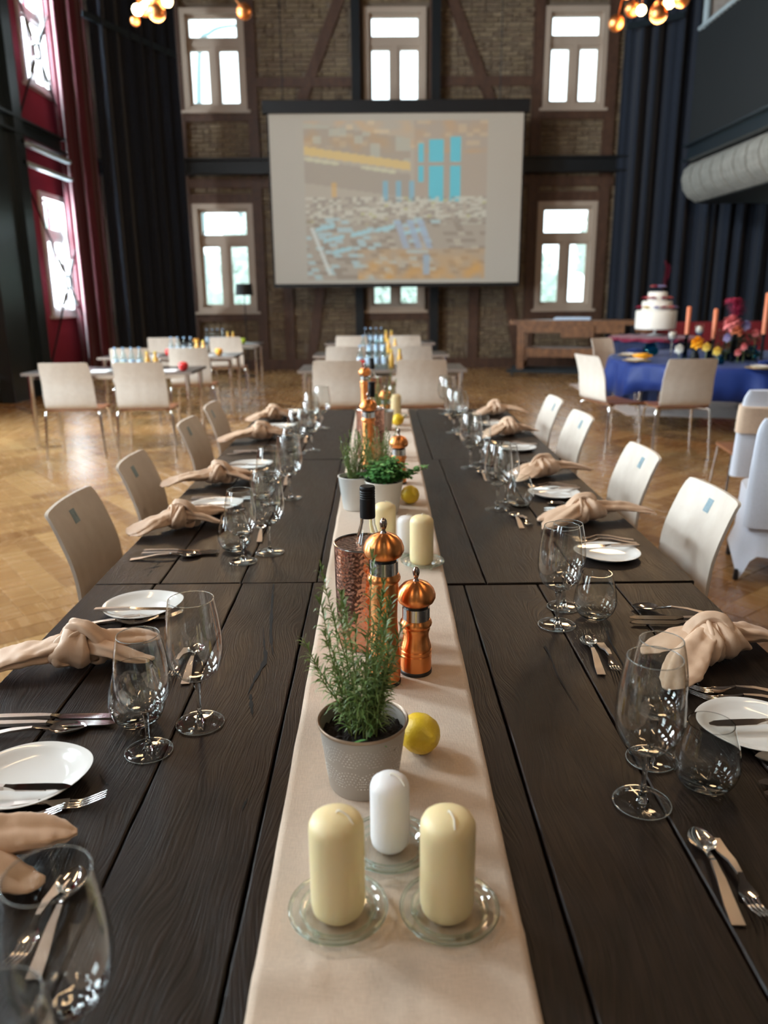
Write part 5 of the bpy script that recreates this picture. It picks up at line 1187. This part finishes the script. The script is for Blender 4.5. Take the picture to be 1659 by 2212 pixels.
for q in (('orange_flower',1507,738,8.7,.075,MT['flower_o'],'big orange bloom behind the near pale chair'),('yellow_flower',1527,748,8.6,.05,MT['flower_y'],'small yellow bloom left of the middle taper'),('yellow_flower',1550,757,8.5,.05,MT['flower_y'],'small yellow bloom right of the middle taper'),('cream_flower',1468,752,8.8,.055,MT['cake'],'cream bloom above the near pale chair'),
          ('pink_peony',1582,695,8.9,.10,MT['flower_p'],'large pink peony under the burgundy plume'),('lilac_flower',1612,702,8.9,.06,MT['flower_l'],'lilac bloom right of the pink peony'),('lilac_flower',1572,728,8.8,.05,MT['flower_l'],'lilac bloom below the pink peony'),('coral_flower',1592,715,8.8,.07,MT['terracotta'],'coral bloom below the pink peony'),('pink_blossom',1595,760,8.5,.04,MT['flower_p'],'small pink blossom low at the right of the blue table'),('pink_blossom',1633,718,8.8,.045,MT['flower_p'],'small pink blossom beside the right taper candle'),('pink_blossom',1608,748,8.5,.04,MT['flower_p'],'small pink blossom above the teal vase')): flower(q[0],*q[1:])
def goblet(px,pyt,Y,lab):
    t=PY(px,pyt,Y); h=t.z-TT; s=h/.30; o=MB().lathe([(.0005,0),(.04,0),(.04,.004),(.006,.012),(.005,.17*s),(.02,.19*s),(.048,.23*s),(.050,.26*s),(.040,.30*s),(.039,.30*s),(.048,.26*s),(.046,.235*s),(.018,.195*s),(.0005,.19*s)],28).build('goblet',MT['glass'],None,60); o.location=(t.x,Y,TT+.004); tag(o,lab,'goblet')
    c=MB().ico((0,0,0),.038,2,sc=(1,1,1.2)).build('egg_ornament',MT['cake'],None); c.location=(t.x,Y,TT+.004+.247*s); tag(c,'white oval ornament inside the '+lab,'ornament')
goblet(1453,715,8.9,'tall glass goblet above the near pale chair'); goblet(1512,700,9.0,'tallest glass goblet behind the orange bloom')
c=PY(1590,735,8.9); e=empty('flower_arrangement',(c.x,8.9,TT+.004),'dark leafy centrepiece in a black bowl at the right of the blue table','flower arrangement'); MB().lathe([(.0005,0),(.10,0),(.16,.08),(.15,.08),(.0005,.02)],28).build('bowl',MT['black_steel'],e,60)
r=random.Random(8); b=MB()
for k in range(420):
    a=r.uniform(0,2*PI); el=r.uniform(-.2,1.4); d=Vector((math.cos(a)*math.cos(el),math.sin(a)*math.cos(el),math.sin(el))); q=r.uniform(.05,.25); ovalleaf(b,Vector((0,0,.10))+Vector((d.x*q*1.3,d.y*q,d.z*q)),d+Vector((r.uniform(-.5,.5),r.uniform(-.5,.5),0)),.06,.03)
tag(b.build('foliage',MT['foliage_d'],e,None),kind='stuff')
def plume(px0,py0,px1,py1,Y,w,lab):
    a=PY(px0,py0,Y); t=PY(px1,py1,Y); e=empty('feather_plume',(a.x,Y,a.z),lab,'feather'); v=t-a; path=spl([(0,0,0),tuple(v*.5+Vector((.03,0,0))),tuple(v),tuple(v+Vector((v.z*.15,0,-.02)))],8); MB().sweep(path,.003,5).build('quill',MT['flower_b'],e); b=MB(); r=random.Random(2)
    for i,p in enumerate(path[2:]):
        for k in range(22): a_=r.uniform(0,2*PI); d=Vector((math.cos(a_),math.sin(a_)*.6,.6)); needle(b,Vector(p),d,w*r.uniform(.6,1)*math.sin(PI*(i+2)/(len(path)+2))**.5,.006,.6)
    tag(b.build('barbs',MT['flower_b'],e,None),kind='stuff')
plume(1590,690,1585,652,8.9,.16,'curling burgundy plume above the pink peony'); 
# ------------------------------------------------------------------ cake table
CY_=11.6; cc=PY(1412,745,CY_); cx=cc.x
e=empty('cake_table',(cx,CY_,0),'round pedestal table hidden under the dark blue floor-length cloth','table'); MB().lathe([(.0005,.82),(.60,.82),(.60,.85),(.0005,.85)],40).build('tabletop',MT['bgtable'],e,None); MB().sweep([(0,0,.0075),(0,0,.82)],.04,12).build('pedestal',MT['black_steel'],e)
vs=[(0,0,.856)];n=160
for r_,z_,f in ((.3,.856,0),(.59,.856,0),(.615,.84,0),(.63,.6,.5),(.68,.3,.9),(.72,.01,1)):
    for i in range(n): a=2*PI*i/n; q=r_+f*.04*math.sin(a*14+math.sin(a*3)); vs.append((q*math.cos(a),q*math.sin(a),z_))
fs=[(0,1+i,1+(i+1)%n) for i in range(n)]+[(1+j*n+i,1+(j+1)*n+i,1+(j+1)*n+(i+1)%n,1+j*n+(i+1)%n) for j in range(5) for i in range(n)]
o=mesh('tablecloth',vs,fs,cloth('deep_blue_cloth',(.006,.014,.055),rough=.7,scale=200)); o.data.shade_smooth(); o.location=(cx,CY_,0); tag(o,'deep blue floor-length cloth on the cake table','tablecloth')
vs=[(0,0,.885)]
for r_,z_,f in ((.3,.885,.01),(.5,.89,.01),(.63,.875,.01),(.645,.865,.012),(.650,.835,.02)):
    for i in range(n): a=2*PI*i/n; q=r_+f*math.sin(a*21); vs.append((q*math.cos(a),q*math.sin(a),z_+f*.5*math.sin(a*13)))
fs=[(0,1+i,1+(i+1)%n) for i in range(n)]+[(1+j*n+i,1+(j+1)*n+i,1+(j+1)*n+(i+1)%n,1+j*n+(i+1)%n) for j in range(4) for i in range(n)]
o=mesh('overlay_cloth',vs,fs,MT['burg_cloth']); o.data.shade_smooth(); o.location=(cx,CY_,0); tag(o,'burgundy overlay cloth under the wedding cake stand','tablecloth')
zb1=PY(1412,709,CY_).z; ck=empty('cake_stand',(cx,CY_,.90),'glass cake stand carrying the tiered cake','cake stand'); MB().lathe([(.0005,0),(.12,0),(.10,.01),(.02,.03),(.02,zb1-.92),(.28,zb1-.91),(.28,zb1-.902),(.0005,zb1-.902)],40).build('stand',MT['porcelain'],ck,50)
cake=empty('tiered_cake',(cx,CY_,zb1),'white three-tier cake with burgundy flowers and a red feather, right of the workbench','cake')
hz=[(0,PY(1412,670,CY_).z-zb1,.285),(0,0,0)]
t1=PY(1412,670,CY_).z-zb1; t2=PY(1412,650,CY_).z-zb1; t3=PY(1412,630,CY_).z-zb1
for z0_,z1_,r_ in ((0,t1,.285),(t1,t2,.21),(t2,t3,.135)): MB().lathe([(.0005,z0_+.001),(r_,z0_+.001),(r_,z1_-.015),(r_-.015,z1_),(.0005,z1_)],44).build('tier',MT['cake'],cake,50)
r=random.Random(6)
for z_,r_,k_ in ((t1,.25,12),(t2,.17,9),(t3+.03,.07,8)):
    for k in range(k_):
        a=2*PI*k/k_+r.uniform(-.2,.2); b=MB(); mt_=r.choice([MT['flower_b'],MT['flower_b'],MT['flower_p'],MT['flower_y'],MT['flower_l']])
        for q in range(12): d=Vector((math.cos(q*2.4)*math.cos(.2+q*.1),math.sin(q*2.4)*math.cos(.2+q*.1),.4)); ovalleaf(b,Vector((r_*math.cos(a),r_*math.sin(a),z_+.03)),d,.065,.055)
        b.build('sugar_flower',mt_,cake,None)
b=MB(); path=spl([(.06,0,t3),(.10,0,t3+.17),(.12,0,t3+.30),(.06,0,t3+.42)],8)
for i,p in enumerate(path):
    for k in range(14): needle(b,Vector(p),Vector((r.choice([-1,1]),r.uniform(-.4,.4),.8)),.07*math.sin(PI*(i+1)/(len(path)+1))**.6,.006,.3)
b.build('feather',MT['flower_b'],cake,None)
o=empty('upholstered_bench',(6.3,14.2,0),'long red upholstered bench along the navy curtain behind the blue round table','bench'); MB().box(-1.5,1.5,-.25,.25,.12,.48).build('seat',MT['redbench'],o,None); MB().box(-1.5,1.5,.15,.30,.48,.98).build('backrest',MT['redbench'],o,None)
for x in (-1.4,1.4):
    for y in (-.2,.25): MB().box(x-.03,x+.03,y-.03,y+.03,0,.12).build('leg',MT['black_steel'],o,None)
# ------------------------------------------------------------------ outdoors seen through the windows
o=MB().box(-30,30,BY+.5,60,-.5,-.3).build('outdoor_ground',mat('pale_winter_grass',(.60,.66,.60),.9),None,None); tag(o,kind='structure')
def tree(x,y,h,seed,lab):
    e=empty('tree',(x,y,-.3),lab,'tree'); r=random.Random(seed); MB().sweep([(0,0,0),(.1,0,h*.5),(0,.1,h*.8)],[.22,.16,.08],10).build('trunk',mat('pale_bark',(.30,.36,.36),.9),e)
    b=MB()
    for k in range(9): b.ico((r.uniform(-1,1)*h*.22,r.uniform(-1,1)*h*.2,h*r.uniform(.28,.66)),h*r.uniform(.14,.20),4,dis=.35,seed=seed+k,fr=5)
    tag(b.build('foliage',leaf('pale_green_foliage%d'%seed,(.62,.71,.65),(.68,.75,.70),.9),e,40),kind='stuff')
for i,(x,y,h) in enumerate(((-9,27,5.6),(-4.7,29,6.0),(-.2,27,5.6),(4.4,29,6.0),(8.8,27,5.8))): tree(x,y,h,40+i,'pale green tree outside, number %s from the left beyond the end windows'%('one','two','three','four','five')[i])
c=PY(470,66,22); e=empty('bare_tree',(c.x,22,-.3),'bare curved tree limb outside the upper left window','tree'); h=c.z+.3; MB().sweep(spl([(-.9,0,0),(-.7,0,h*.5),(-.5,0,h-.6),(-.2,0,h-.05),(.35,0,h+.1),(.9,0,h+.05)],6),lin([(.14,.14),(.10,.10),(.06,.06),(.05,.05),(.04,.04),(.02,.02)],6),8).build('limb',mat('grey_bark',(.30,.42,.44),.9),e)
bpy.context.view_layer.update()
